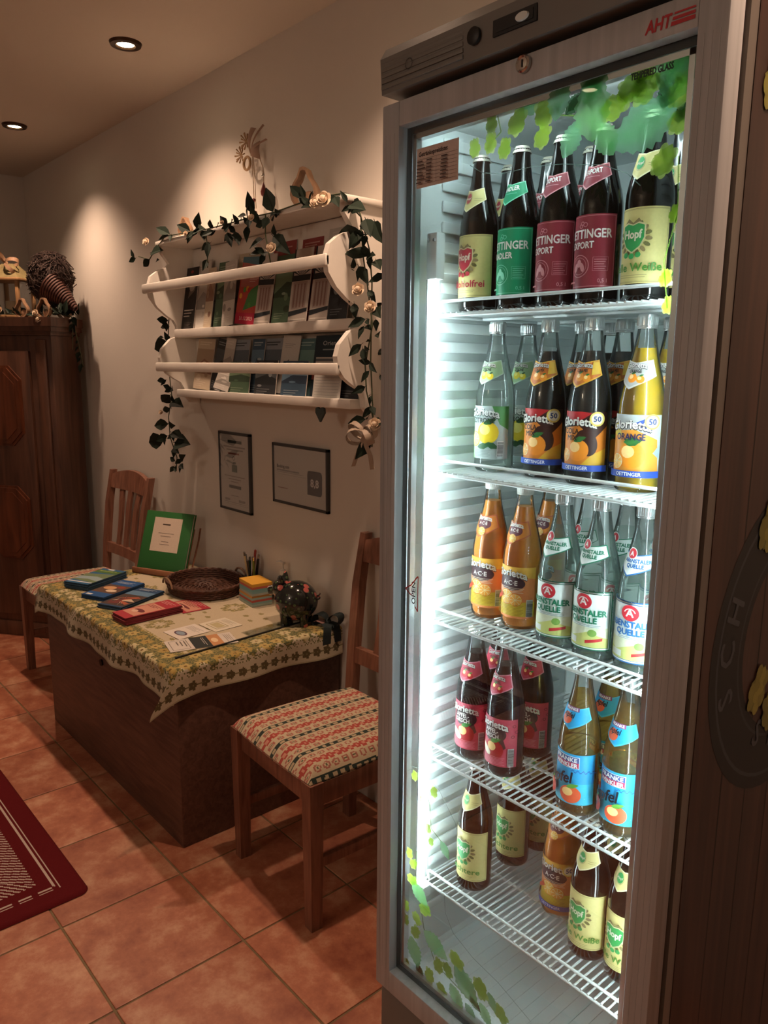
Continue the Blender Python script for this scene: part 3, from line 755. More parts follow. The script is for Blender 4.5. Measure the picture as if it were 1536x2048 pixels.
def hopart(lst, seed):
    a = Art(); rn = random.Random(seed)
    G = [('#86bb86', '#b4dcae', '#74a87c'), ('#98c890', '#c0e4b4', '#82b484'), ('#8cc098', '#b8e0ba', '#78ae88')]
    for kd, u, v, r, an in lst:
        if kd == 'h': hop(a, u, v, r, an, rn.choice((('#9db455', '#c8da7c', '#b8cf6c'), ('#a9be5c', '#d2e28c', '#bfd474'), ('#95b058', '#bfd678', '#aec868'))))
        else:
            g = rn.choice(G) if kd == 'l' else ('#2c5a34', '#3f7545', '#234a2c')
            a.poly(leafpoly(u, v, r, an, .6, 8), g[0]); a.poly(leafpoly(u+.05*r, v+.04*r, r*.78, an, .5, 6), g[1])
            ca, sa = math.cos(R(an)), math.sin(R(an)); n_ = (-sa*r*.025, ca*r*.025)
            a.poly([(u-ca*r-n_[0], v-sa*r-n_[1]), (u+ca*r, v+sa*r), (u-ca*r+n_[0], v-sa*r+n_[1])], g[2])
            for s in (-1, 1):
                for q in (-.5, -.05, .35):
                    x, y = u+ca*r*q, v+sa*r*q; e = (math.cos(R(an+s*48))*r*.45, math.sin(R(an+s*48))*r*.45)
                    a.poly([(x, y), (x+e[0], y+e[1]), (x+ca*r*.05, y+sa*r*.05)], g[2])
    return a
def stroke(a, pts, w_, c):
    for p, q in zip(pts, pts[1:]):
        d = Vector((q[0]-p[0], q[1]-p[1])).normalized()*w_; n_ = Vector((-d.y, d.x))
        a.poly([(p[0]-n_.x, p[1]-n_.y), (q[0]-n_.x, q[1]-n_.y), (q[0]+n_.x, q[1]+n_.y), (p[0]+n_.x, p[1]+n_.y)], c)
def clip_to_glass(mb):
    x0, x1, z0, z1 = GX0+.012, GX1-.007, GZ0+.012, GZ1-.012
    mb.v = [(min(max(x, x0), x1), y, min(max(z, z0), z1)) for x, y, z in mb.v]; return mb
a = hopart(HOPT, 5); stroke(a, [(-0.913, 1.822), (-0.886, 1.806), (-0.844, 1.798), (-0.785, 1.798), (-0.731, 1.792), (-0.663, 1.779), (-0.623, 1.761), (-0.602, 1.742)], .0005, '#8fa39b')
stroke(a, [(-.86, 1.89), (-.85, 1.86), (-.88, 1.84)], .0012, '#7a9a44'); stroke(a, [(-.76, 1.90), (-.74, 1.86), (-.70, 1.85)], .0012, '#7a9a44'); stroke(a, [(-.55, 1.77), (-.545, 1.70), (-.56, 1.64), (-.55, 1.58)], .001, '#7a9a44')
for q in ((-.548, 1.70), (-.556, 1.62), (-.549, 1.585)): hop(a, q[0], q[1], .012, 80, ('#98b545', '#c6dc74', '#aecb58'))
clip_to_glass(a.flat(MB(), FT(.9722), 0, -.00003)).build('hop_film', m_film, door, smooth=0)
a = hopart(HOPB, 8)
stroke(a, [(-1.0, .70), (-.975, .66), (-.97, .61), (-.93, .59)], .001, '#7a9a44'); stroke(a, [(-1.01, .54), (-1.0, .45), (-.985, .38), (-.95, .32), (-.85, .30)], .0012, '#5c7f3a')
stroke(a, [(-0.931, 0.49), (-0.926, 0.449), (-0.904, 0.418), (-0.851, 0.397), (-0.788, 0.386), (-0.712, 0.359)], .0004, '#4d5a58')
stroke(a, [(-1.03, 0.718), (-1.01, 0.721), (-0.954, 0.703), (-0.906, 0.652), (-0.891, 0.608)], .0004, '#8fa39b')
clip_to_glass(a.flat(MB(), FT(.9722), 0, -.00003)).build('hop_film', m_film, door, smooth=0)
# head with controls
HY = .938
hd = MB().prism([(HY, 1.957), (HY-.004, 2.012), (HY+.008, 2.03), (1.0, 2.03), (1.0, 1.957)], FX0+.012, FX1-.0, frame3((0, 0, 0), (0, 1, 0), (0, 0, 1), (1, 0, 0))).build('control_head', m_dark, fr, smooth=0)
MB().box(FX0+.012, 1.0, 2.0, FX1, 1.3, 2.03).build('head_cover', m_dark, fr)
TH = lambda x, z: frame3((x, HY-.002, z), (1, 0, 0), (0, 0, 1), (0, -1, 0))
b = MB()
for k in range(5): b.box(FX0+.014, HY-.0035, 1.964+k*.009, -.893, HY+.002, 1.9705+k*.009, .0008)
b.build('grille_ribs', m_dark, hd)
Art().ring(0, 0, .0075, .0085, '#23211f').flat(MB(), TH(-1.012, 1.988), .0028).build('cap_outline', m_label, hd)
MB().lathe([(.0, .001), (.0125, .001), (.0125, .006), (.010, .0075), (0, .0075)], 20, T=TH(-.868, 1.988)).build('dial', m_black, hd)
MB().box(-.832, HY-.0045, 1.976, -.752, HY+.001, 1.998).box(-.826, HY-.0055, 1.98, -.758, HY-.004, 1.994).build('display_recess', m_black, hd)
MB().lathe([(0, 0), (.011, 0), (.010, .003), (0, .0035)], 16, T=frame3((-.776, HY-.0058, 1.987), (1.1, 0, 0), (0, 0, .55), (0, -1, 0))).build('thermostat_wheel', m_liner, hd)
# plinth
MB().box(FX0+.004, .958, .045, FX1-.004, 1.0, .194, .012).build('kick_panel', m_dark, fr)
# wood-print side with round emblem
m_wrap = wood('wood print wrap', '#33221f', '#583b32', .45, (14, 14, .7), bump=.03)
sw = MB().box(FX1, 1.022, .06, FX1+.0012, 1.583, 1.95).build('side_wrap', m_wrap, fr)
a = Art(); ey, ez = 1.31, 1.07
for y in (1.12, 1.21, 1.30, 1.39, 1.48): a.rect(y, .07, y+.004, 1.94, '#1d0f0d')
a.ring(ey, ez, .155, .262, '#171a1f', 48); a.ring(ey, ez, .236, .242, '#3c4148', 48); a.ring(ey, ez, .168, .173, '#33373d', 48)
for ch_, q in (('S', 196), ('C', 176), ('H', 158), ('S', 244), ('T', 262)):
    rr_ = .19; y = ey+rr_*math.cos(R(q)); z = ez+rr_*math.sin(R(q))
    a.text(ch_, y, z, .045, '#4b5058', rot=R(q-90 if q < 200 else q+90), bold=.0012)
hs_ = (('#7d7a32', '#a39b45', '#908a3c'), ('#6f7030', '#97923f', '#827f37'))
for i, (y, z, r, an) in enumerate(((1.075, 1.86, .035, 80), (1.2, 1.27, .04, 70), (1.22, 1.0, .04, 60), (1.27, .95, .035, 110), (1.3, 1.12, .05, 90))): hop(a, y, z, r, an, hs_[i % 2])
a.flat(MB(), frame3((FX1+.0013, 0, 0), (0, 1, 0), (0, 0, 1), (1, 0, 0)), 0, .00004).build('round_emblem', m_label, sw, smooth=0)
rebase(fr, (-.788, 1.28, 0))

# ================================================================ bottles
SODA = [(.0, .003), (.024, .002), (.031, .0), (.0345, .004), (.0355, .010), (.0355, .122), (.0348, .135), (.0325, .150), (.0285, .168), (.0240, .186), (.0195, .205), (.0160, .224), (.0142, .238), (.0132, .246), (.0132, .256)]
BEER = [(.0, .003), (.024, .002), (.030, .0), (.0335, .004), (.0345, .010), (.0345, .138), (.0338, .150), (.0310, .165), (.0262, .182), (.0215, .198), (.0180, .214), (.0155, .232), (.0138, .248), (.0142, .252), (.0142, .256)]
def radf(prof):
    pr = [(z, r) for r, z in prof[3:]]
    def f(z):
        for (z0, q0), (z1, q1) in zip(pr, pr[1:]):
            if z <= z1: return q0+(q1-q0)*(z-z0)/(z1-z0)
        return pr[-1][1]
    return f
m_bglass = clear('clear bottle glass', (.97, .99, .98), (.80, .87, .85), 1.45, .03, 1, .035)
m_brown = mat('dark brown bottle glass', '#0f0c0a', .08, spec=.5)
m_capm = mat('ribbed tin cap', '#c4c8c8', .28, metal=.9)
m_crown = mat('crown cap', '#b8b2a2', .4, metal=.5)
m_cwhite = mat('white bottle cap', '#d8d8d2', .4)
LQ = {'zitrone': clear('clear lemonade', (.97, .99, .98), (.92, .96, .94), 1.02, .05, 1, .08), 'water': clear('still water', (.96, .985, .975), (.90, .95, .93), 1.02, .05, 1, .10, (.72, .86, .82)),
      'cola': mat('cola', '#1c0d0b', .15), 'orange': mat('orange lemonade', '#c8a312', .25), 'ace': mat('orange juice', '#f59a30', .3),
      'kirsch': mat('cherry juice', '#1c0810', .15), 'apfel': clear('apple spritzer', (.92, .76, .40), (.72, .50, .18), 1.02, .05, 1, .16, (.80, .54, .14))}
bm_soda = MB().lathe(SODA, 28).mesh('glass_body', 50); bm_soda.materials.append(m_bglass)
ridge = list(SODA); ridge[6:6] = [(.0370, .126), (.0355, .130)]
bm_ridge = MB().lathe(SODA[:5]+[(.0355, .112), (.0367, .1135), (.0367, .117), (.0355, .1185)]+SODA[5:], 28).mesh('glass_body', 50); bm_ridge.materials.append(m_bglass)
bm_beer = MB().lathe(BEER+[(.0, .256)], 28).mesh('glass_body', 50); bm_beer.materials.append(m_brown)
def liquid(level):
    f = radf(SODA); p = [(0, .005), (.03, .005), (.0325, .010)]+[(r-.0025, z) for r, z in SODA[5:] if z < level-.003]+[(f(level)-.0025, level), (0, level)]
    return MB().lathe(p, 24).mesh('drink', 50)
LQM = {}
for k, lv in (('zitrone', .212), ('water', .205), ('cola', .212), ('orange', .215), ('ace', .222), ('kirsch', .21), ('apfel', .212)):
    LQM[k] = liquid(lv); LQM[k].materials.append(LQ[k])
b = MB().lathe([(.0136, .243), (.0148, .2435), (.0148, .261), (.0136, .264), (0, .2642)], 28)
for q in range(28):
    an = 2*math.pi*q/28; b.tube([(.0148*math.cos(an), .0148*math.sin(an), .247), (.0148*math.cos(an), .0148*math.sin(an), .26)], .0006, 4)
for z in (.2455, .2475): b.lathe([(.0148, z-.0006), (.0154, z), (.0148, z+.0006)], 28)
capm = b.mesh('screw_cap'); capm.materials.append(m_capm); capw = capm.copy(); capw.materials.clear(); capw.materials.append(m_cwhite)
pts = []
b = MB(); b.lathe([(.0135, .2555), (.0115, .2605), (0, .2615)], 42)
sk = [((.0152 if k % 2 else .0162)*math.cos(2*math.pi*k/42), (.0152 if k % 2 else .0162)*math.sin(2*math.pi*k/42), .2500) for k in range(42)]; st = [(.0138*math.cos(2*math.pi*k/42), .0138*math.sin(2*math.pi*k/42), .2556) for k in range(42)]
b.add(sk+st, [[k, (k+1) % 42, 42+(k+1) % 42, 42+k] for k in range(42)])
crown = b.mesh('crown_cap'); crown.materials.append(m_crown)

# ---------------- label designs
def brandword(a, v, c='#e9e6e0', edge='#3c3030', w=.062):
    a.text('Glorietta', .0016, v-.0008, .0135, edge, w=w, arc=-5, bold=.0016); a.text('Glorietta', .0016, v, .0135, c, w=w, arc=-5, bold=.0006)
def badge50(a, u, v):
    a.ell(u, v, .0115, .0115, '#e8cf6a', 24); a.ell(u, v, .0088, .0088, '#efe9d2', 24); a.text('50', u, v-.004, .0085, '#2b4a8c', bold=.0003)
def citrus(a, u, v, r, c, leafc='#2f6b34'):
    a.ell(u, v, r, r*.95, c, 22); a.ell(u-r*.25, v+r*.25, r*.5, r*.45, '#ffd08a' if c != '#e6c72c' else '#f3e27a', 14)
    a.poly(leafpoly(u+r*.2, v+r*.95, r*.6, 20, .4, 3), leafc)
def slice_(a, u, v, r, rim, flesh):
    a.ell(u, v, r, r, rim, 20); a.ell(u, v, r*.88, r*.88, '#f5e6b8', 20)
    for k in range(8):
        q = k*math.pi/4; a.poly([(u+.1*r*math.cos(q+.39), v+.1*r*math.sin(q+.39)), (u+.8*r*math.cos(q+.06), v+.8*r*math.sin(q+.06)), (u+.84*r*math.cos(q+.39), v+.84*r*math.sin(q+.39)), (u+.8*r*math.cos(q+.72), v+.8*r*math.sin(q+.72))], flesh)
def smallprint(a, u0, v0, u1, n, c, dv=.0026):
    for k in range(n): a.rect(u0, v0-k*dv, u1-(k*7 % 5)*.001, v0-k*dv+.0008, c)
def barcode(a, u, v, w_, h, horiz=True):
    a.rect(u, v, u+w_, v+h, '#d9dad6'); rn = random.Random(int(u*1e5)); z = v+.0006
    while z < v+h-.001:
        t_ = rn.choice((.0003, .0006, .0009)); a.rect(u+.0006, z, u+w_-.0006, z+t_, '#2c2c2e'); z += t_+rn.choice((.0004, .0007))
U = .0515
def L_zitrone():
    a = Art().rect(-U, .023, U, .117, '#a9b6b4'); a.poly([(-U, .023), (-.02, .023), (-.034, .06), (-.028, .117), (-U, .117)], '#7ccb4a')
    a.poly([(.02, .117), (U, .117), (U, .075), (.034, .085)], '#4d8f4c')
    citrus(a, .012, .070, .021, '#e6c72c'); slice_(a, -.016, .058, .014, '#e6c72c', '#efe08a')
    for q in ((.006, .046, 10), (.022, .047, -20)): a.poly(leafpoly(q[0], q[1], .013, q[2], .42, 3), '#2c5c38')
    brandword(a, .101, '#dfe3df', '#33403a'); a.text('ZITRONE', .004, .0875, .0088, '#26302c', w=.042, bold=.0003)
    smallprint(a, -.01, .038, .02, 5, '#8a9795'); barcode(a, .030, .028, .011, .028); return a
def L_cola():
    a = Art().rect(-U, .023, U, .117, '#3a1a14'); a.poly([(-U, .03), (U, .03), (U, .095), (.03, .075), (.005, .095), (-U, .085)], '#d9812c')
    a.poly([(.008, .03), (U, .03), (U, .06), (.028, .05)], '#e0b23a'); a.poly([(-.03, .112), (.0, .098), (.026, .115), (.01, .117), (-.03, .117)], '#b4262a')
    a.ell(.018, .068, .017, .022, '#3a1a14', 18, .4); citrus(a, .004, .056, .0185, '#e88a2a'); slice_(a, -.02, .047, .012, '#e88a2a', '#f0b060')
    brandword(a, .096); badge50(a, .033, .106); a.text('COLA', -.006, .082, .0085, '#241414', w=.026, bold=.0003); a.text('MIX', -.004, .0715, .0085, '#241414', w=.017, bold=.0003)
    a.rect(-U, .023, U, .033, '#2c4fb0'); a.text('OETTINGER', .004, .0253, .0056, '#e6ebf5', w=.036, bold=.0002); return a
def L_orange():
    a = Art().rect(-U, .023, U, .117, '#b4b9b8'); a.poly([(-U, .03), (.05, .03), (.045, .08), (.01, .095), (-U, .09)], '#e89a3c'); a.poly([(-U, .085), (-.01, .085), (-.02, .105), (-U, .108)], '#dcc13a')
    a.poly([(.008, .104), (.03, .114), (.046, .105), (.03, .09)], '#2e4fa6'); a.poly([(.038, .06), (U, .075), (U, .05)], '#9fb0b6')
    citrus(a, .006, .056, .021, '#ef9128'); slice_(a, -.018, .046, .013, '#ef9128', '#f5c06a'); a.poly(leafpoly(.006, .078, .012, 12, .42, 3), '#3a7a3a')
    brandword(a, .097); badge50(a, .034, .107); a.text('ORANGE', .004, .0795, .0098, '#2a2550', w=.042, bold=.0004)
    a.rect(-U, .023, U, .033, '#2c4fb0'); a.text('OETTINGER', .004, .0253, .0056, '#e6ebf5', w=.036, bold=.0002); return a
def L_ace(strip=False):
    a = Art().rect(-U, .021, U, .116, '#e58a50'); a.rect(-U, .025, U, .052, '#dcbf3a'); a.poly([(-U, .095), (0, .102), (U, .095), (U, .116), (-U, .116)], '#e9b44c')
    a.ell(.002, .086, .030, .014, '#4a3038', 24); a.text('A·C·E', .003, .0825, .0085, '#e4dcd6', w=.03, bold=.0003)
    brandword(a, .099, w=.066); smallprint(a, -.026, .077, .03, 4, '#f0d9c0'); slice_(a, -.002, .060, .0145, '#e8912c', '#f4bf5c'); slice_(a, .016, .056, .012, '#e8912c', '#f0a848')
    a.poly([(-.03, .052), (-.012, .068), (-.008, .062), (-.026, .048)], '#c0482c'); smallprint(a, -.034, .046, .03, 8, '#a8892a'); 
    if strip: a.rect(-U, .021, U, .031, '#2b3f8c'); a.text('OETTINGER', .004, .0235, .0055, '#e6ebf5', w=.036); badge50(a, .034, .106)
    else: barcode(a, .034, .026, .011, .032)
    return a
def L_kirsch():
    a = Art().rect(-U, .022, U, .115, '#c8475c'); a.ell(.004, .085, .026, .017, '#3a2f33', 24); a.poly([(.02, .09), (.03, .06), (.012, .045), (-.005, .07)], '#4a3a3c')
    citrus(a, .006, .054, .0195, '#b8242c', '#3c8a3c'); a.ell(-.014, .049, .015, .0075, '#efe6c8', 16, -.5); a.ell(-.014, .049, .012, .005, '#f7f2dc', 14, -.5)
    brandword(a, .098); a.text('APFEL-', .001, .0865, .0085, '#e8dfda', w=.028, bold=.0003); a.text('KIRSCH', .001, .0765, .0085, '#e8dfda', w=.03, bold=.0003)
    smallprint(a, -.034, .040, .028, 6, '#e08a98'); barcode(a, .033, .024, .011, .036)
    for q in ((.042, .105), (.046, .094), (.04, .085), (-.04, .104), (-.044, .09)): a.ring(q[0], q[1], .002, .003, '#6a1a2a', 10)
    return a
def water(c, tint):
    a = Art().rect(-.048, .020, .048, .118, c); a.rect(-.046, .022, .046, .116, '#dfe8e6'); a.box(-.044, .024, .044, .114, .0012, c)
    a.rect(-.043, .025, .043, .058, '#d8dcc0'); a.poly([(-.043, .025), (.043, .025), (.043, .04), (.01, .05), (-.02, .038), (-.043, .045)], '#c9cf7c'); a.rect(-.03, .028, -.008, .038, '#dfe4e0')
    a.ell(.018, .049, .007, .006, '#7da650', 14); a.poly([(.008, .031), (.034, .037), (.034, .042), (.008, .036)], '#c4383a')
    a.ell(.002, .100, .0135, .0125, '#c9303c', 26); a.text('A', .002, .0945, .012, '#f2e8e4', bold=.0005); a.ring(.002, .0985, .0075, .009, '#f2e8e4', 16, .3, 2.84)
    a.text('ABENSTALER', .003, .0775, .0098, tint, w=.070, bold=.0006); a.text('QUELLE', .003, .0655, .0095, tint, w=.042, bold=.0006); smallprint(a, -.014, .0615, .03, 2, '#8a9a96', .0022); return a
def L_apfel():
    a = Art().rect(-.052, .022, .052, .112, '#2fa4dc'); a.rect(-.052, .022, .052, .060, '#36bfe6')
    a.box(-.024, .087, .024, .108, .001, '#e8ecf0'); a.rect(-.023, .0975, .023, .107, '#3a4f92'); a.rect(-.023, .088, .023, .0975, '#c2385c')
    a.text('FRANKE', 0, .0988, .0072, '#f0f0f2', w=.04, bold=.0004); a.text('WINKLER', 0, .0893, .0072, '#f0f0f2', w=.042, bold=.0004)
    for k in range(24):
        u = .012+k*.0017; a.ell(u, .083+.002*math.sin(k*1.3), .0012, .0009, '#2a5cae', 8)
    for q in range(14): a.ell(-.04+(q*37 % 80)*.001, .03+(q*53 % 50)*.001, .0007, .0007, '#8fdcf0', 6)
    citrus(a, .012, .042, .0165, '#e2603a', '#5c9a3c'); citrus(a, -.03, .044, .016, '#d84a3c', '#5c9a3c')
    a.text('Apfel', -.008, .060, .020, '#0f2030', w=.042, slant=.25, bold=.0006, rot=R(8)); a.text('Apfel', -.0085, .0605, .020, '#1c1c22', w=.042, slant=.25, rot=R(8))
    return a
def hopfcrest(a, u, v, s, c, rim='#8a7a52'):
    for sd in (-1, 1):
        for k in range(7):
            q = R(-70+k*22); a.ell(u+sd*s*.86*math.cos(q)*1.0, v-.1*s+s*.9*math.sin(q)*.9, s*.2, s*.11, rim if k % 2 else '#6d6a3e', 8, q*sd)
    a.poly([(u-s*.6, v+s*.55), (u-s*.3, v+s*.95), (u, v+s*.7), (u+s*.3, v+s*.95), (u+s*.6, v+s*.55)], rim)
    pts_ = [(u-s*.62, v+s*.55), (u-s*.62, v-.1*s), (u-s*.4, v-s*.55), (u, v-s*.85), (u+s*.4, v-s*.55), (u+s*.62, v-.1*s), (u+s*.62, v+s*.55), (u+s*.3, v+s*.66), (u, v+s*.55), (u-s*.3, v+s*.66)]
    a.poly([(u+(p[0]-u)*1.12, v+(p[1]-v)*1.12) for p in pts_], '#d9d0a0'); a.poly(pts_, c)
    a.text('Hopf', u, v-.12*s, s*.46, '#efe8d2', w=s*1.02, bold=s*.02)
    for d in (-.35, 0, .35): a.ell(u+d*s, v-s*(1.08-.2*abs(d)), s*.16, s*.16, c, 8)
def L_hopf(c, word, wc, wid):
    a = Art().rect(-.05, .024, .05, .128, '#d9cb86'); a.box(-.048, .026, .048, .126, .0006, '#8a7f50'); a.box(-.0465, .0275, .0465, .1245, .0003, '#a79b66')
    hopfcrest(a, -.002, .089, .0255, c); a.text(word, .0, .041, .0115, wc, w=wid, bold=.0004); smallprint(a, -.018, .035, .02, 2, '#a79b66', .003); return a
def L_oett(c, word, lite):
    a = Art().rect(-.048, .024, .048, .130, c); a.box(-.046, .026, .046, .128, .0007, lite); a.rect(-.03, .03, .03, .124, c)
    a.text('OETTINGER', .001, .096, .013, '#ece6e2', w=.078, bold=.0004); a.text(word, -.006, .0815, .0098, '#ece6e2', w=.040, bold=.0004)
    a.ring(-.008, .056, .0155, .0165, lite); a.ring(-.008, .056, .012, .0126, lite); a.ell(-.008, .06, .004, .006, lite, 10)
    for s in (-1, 1): a.ell(-.008+s*.006, .054, .0035, .007, lite, 10, s*.3)
    a.box(.014, .048, .036, .068, .0004, lite); smallprint(a, .016, .064, .034, 5, lite, .0034)
    a.ring(-.004, .117, .002, .003, lite, 10); a.ring(.001, .115, .0025, .0035, lite, 10); a.ring(-.006, .113, .002, .003, lite, 10)
    a.text('0,5 l', .028, .031, .0058, lite); a.rect(-.034, .0315, -.014, .034, lite); return a
def pennant(c, edge, lo=.160, hi=.198, w_=.034, tip=-.006):
    P = [(-w_, lo+.012), (tip, lo-.006), (w_, lo+.014), (w_*.9, hi), (tip+.006, hi-.005), (-w_*.86, hi)]
    cxm, czm = 0, (lo+hi)/2
    a = Art().poly(P, edge); a.poly([(cxm+(p[0]-cxm)*.93, czm+(p[1]-czm)*.88) for p in P], c); return a
def N_fruit(c, edge, word, fc, lc):
    a = pennant(c, edge); citrus(a, -.004, .171, .0075, fc, lc); citrus(a, .009, .169, .006, fc, lc); a.text('Glorietta', 0, .186, .008, '#2c2626', w=.036, bold=.0009, arc=-6); a.text('Glorietta', 0, .1864, .008, '#ece8e2', w=.036, bold=.0002, arc=-6)
    if word: a.text(word, 0, .1785, .0052, '#241c1c', w=.020, bold=.0002)
    return a
def N_cola():
    a = N_fruit('#c9702c', '#e0a83a', 'COLA MIX', '#e8912c', '#2f6b34'); a.poly([(.016, .174), (.03, .176), (.028, .195), (.018, .194)], '#e0b23a'); return a
def N_kirsch():
    a = N_fruit('#c8475c', '#d8899a', 'APFEL', '#b8242c', '#3c8a3c'); return a
def N_ace():
    a = pennant('#dd8a3c', '#cf6c4a'); a.ell(0, .180, .018, .010, '#6a3a44', 20); a.text('Glorietta', 0, .187, .008, '#ece8e2', w=.038, bold=.0005, arc=-6); a.text('A·C·E', 0, .178, .006, '#ece0d8', w=.02, bold=.0002); slice_(a, 0, .166, .008, '#e8912c', '#f4bf5c'); return a
def N_water(c):
    a = pennant('#e2eae8', c, .160, .192, .034, -.010); a.text('ABENSTALER', .002, .1765, .0058, c, w=.046, bold=.0004); a.text('QUELLE', .0, .1690, .0056, c, w=.027, bold=.0004)
    a.ell(-.008, .190, .0095, .009, '#e2eae8', 20); a.ell(-.008, .190, .0082, .0078, '#c9303c', 20); a.text('A', -.008, .1865, .0072, '#f2e8e4', bold=.0003); return a
def N_apfel():
    a = pennant('#2fa4dc', '#49b8e6', .158, .192, .036, 0); a.rect(-.018, .183, .014, .190, '#8a4a7a'); a.text('FRANKE', -.002, .1845, .0045, '#f0f0f2', w=.026, bold=.0002); a.ell(-.008, .170, .0105, .0098, '#e2603a', 18)
    a.text('Apfel', -.006, .172, .009, '#15202c', w=.022, slant=.25, bold=.0003); return a
def N_hopf(c):
    a = pennant('#d9cb86', '#efe6b8', .172, .206, .030, -.004); a.ell(-.005, .189, .0088, .011, '#b9ad74', 18); a.ell(-.005, .189, .0068, .0088, c, 18); a.text('Hopf', -.005, .187, .0042, '#efe8d2', bold=.0001); a.rect(.008, .187, .022, .1876, '#8a7f50'); a.rect(.008, .184, .02, .1845, '#8a7f50'); return a
def N_oett(c, word, lite):
    a = pennant(c, lite, .172, .204, .031, -.006); a.text(word, .0, .189, .0075, '#ece6e2', w=.032, bold=.0003, rot=R(3)); a.rect(-.014, .184, .012, .1848, lite); return a
GR, RD, WG, WB = '#2f9a52', '#b5283a', '#1f7a5c', '#2f6cae'
fs_, fb_ = radf(SODA), radf(BEER)
def labels(fa, na, f, Rr, Rn): return (fa.wrap('label', f, Rr, m_label), na.wrap('neck_label', f, Rn, m_label, step=.004, vstep=.005))
KIND = {  # name, glass, drink, cap, labels, category
 'zitrone': ('soda_bottle', bm_soda, 'zitrone', capm, labels(L_zitrone(), N_fruit('#9dbb8e', '#b4c8b4', 'ZITRONE', '#e6c72c', '#2c5c38'), fs_, .0355, .028)),
 'cola': ('soda_bottle', bm_soda, 'cola', capm, labels(L_cola(), N_cola(), fs_, .0355, .028)),
 'orange': ('soda_bottle', bm_soda, 'orange', capm, labels(L_orange(), N_fruit('#b9b8b4', '#d8d4c8', 'ORANGE', '#ef9128', '#3a7a3a'), fs_, .0355, .028)),
 'ace': ('juice_bottle', bm_soda, 'ace', capw, labels(L_ace(), N_ace(), fs_, .0355, .028)),
 'ace50': ('juice_bottle', bm_soda, 'ace', capw, labels(L_ace(True), N_ace(), fs_, .0355, .028)),
 'kirsch': ('juice_bottle', bm_soda, 'kirsch', capm, labels(L_kirsch(), N_kirsch(), fs_, .0355, .028)),
 'water_g': ('water_bottle', bm_ridge, 'water', capm, labels(water(WG, WG), N_water(WG), fs_, .0355, .028)),
 'water_b': ('water_bottle', bm_ridge, 'water', capm, labels(water(WB, WB), N_water(WB), fs_, .0355, .028)),
 'apfel': ('juice_bottle', bm_ridge, 'apfel', capm, labels(L_apfel(), N_apfel(), fs_, .0355, .028)),
 'alk': ('beer_bottle', bm_beer, None, crown, labels(L_hopf(RD, 'Alkoholfrei', RD, .07), N_hopf(RD), fb_, .0345, .026)),
 'hopf': ('beer_bottle', bm_beer, None, crown, labels(L_hopf(GR, 'Helle Weiße', '#4f8a34', .078), N_hopf(GR), fb_, .0345, .026)),
 'leicht': ('beer_bottle', bm_beer, None, crown, labels(L_hopf(GR, 'Leichtere', '#4f8a34', .066), N_hopf(GR), fb_, .0345, .026)),
 'radler': ('beer_bottle', bm_beer, None, crown, labels(L_oett('#0f8f62', 'RADLER', '#7fcfae'), N_oett('#0f8f62', 'RADLER', '#7fcfae'), fb_, .0345, .026)),
 'export': ('beer_bottle', bm_beer, None, crown, labels(L_oett('#8a2a38', 'EXPORT', '#cf8a90'), N_oett('#8a2a38', 'EXPORT', '#cf8a90'), fb_, .0345, .026)),
}
protos = {}
def bottle(kind, shelf, x, y, label, rz=0):
    name, glass, drink, cap, (lm, nm) = KIND[kind]
    t = thing(name, label, 'bottle', (x, y, SH[shelf]), R(rz), 'drink bottles on the fridge shelves')
    k_ = 1.07 if name == 'water_bottle' else 1.03; t.scale = (k_, k_, 1.035)
    link('glass_body', glass, None, t)
    if drink: link('drink', LQM[drink], None, t)
    link('screw_cap' if cap is not crown else 'crown_cap', cap, None, t); link('label', lm, None, t); link('neck_label', nm, None, t)
T1, T2, T3, T4, T5 = 'on top shelf', 'on second shelf', 'on third shelf', 'on fourth shelf', 'on bottom shelf'
bottle('alk', 1, -.992, 1.095, 'brown beer bottle with cream label and red crest, leftmost in front '+T1)
bottle('radler', 1, -.905, 1.10, 'brown beer bottle with bright green label '+T1)
bottle('export', 1, -.820, 1.10, 'brown beer bottle with dark red label, next to the green-labelled one '+T1)
bottle('export', 1, -.742, 1.098, 'brown beer bottle with dark red label, nearer the right end '+T1)
bottle('hopf', 1, -.654, 1.095, 'brown beer bottle with cream label and green crest, rightmost in front '+T1)
bottle('alk', 1, -1.0, 1.182, 'brown beer bottle with red crest neck label behind the leftmost one '+T1)
bottle('export', 1, -.915, 1.19, 'brown beer bottle hidden behind the green-labelled one '+T1)
bottle('export', 1, -.825, 1.188, 'brown beer bottle behind the first dark red label '+T1)
bottle('hopf', 1, -.66, 1.19, 'brown beer bottle with cream label at the back right '+T1)
bottle('zitrone', 2, -.962, 1.12, 'clear lemonade bottle with lemon label in front '+T2)
bottle('zitrone', 2, -.958, 1.205, 'clear lemonade bottle with lemon label behind another '+T2, 4)
bottle('cola', 2, -.850, 1.128, 'dark cola mix bottle with orange label, left one in front '+T2, 3)
bottle('cola', 2, -.752, 1.116, 'dark cola mix bottle with orange label, right one in front '+T2)
bottle('cola', 2, -.834, 1.205, 'dark cola mix bottle in the second row behind the left one '+T2)
bottle('cola', 2, -.745, 1.195, 'dark cola mix bottle in the second row beside the yellow lemonade '+T2)
bottle('cola', 2, -.826, 1.282, 'dark cola mix bottle in the third row '+T2)
bottle('orange', 2, -.656, 1.115, 'bright yellow orange-lemonade bottle in front '+T2, 2)
bottle('orange', 2, -.658, 1.198, 'bright yellow orange-lemonade bottle behind another '+T2)
bottle('ace', 3, -.972, 1.135, 'orange juice bottle with white cap, leftmost '+T3)
bottle('ace', 3, -.890, 1.130, 'orange juice bottle with white cap, next to the water bottles '+T3, -3)
bottle('ace', 3, -.898, 1.218, 'orange juice bottle in the second row behind two others '+T3)
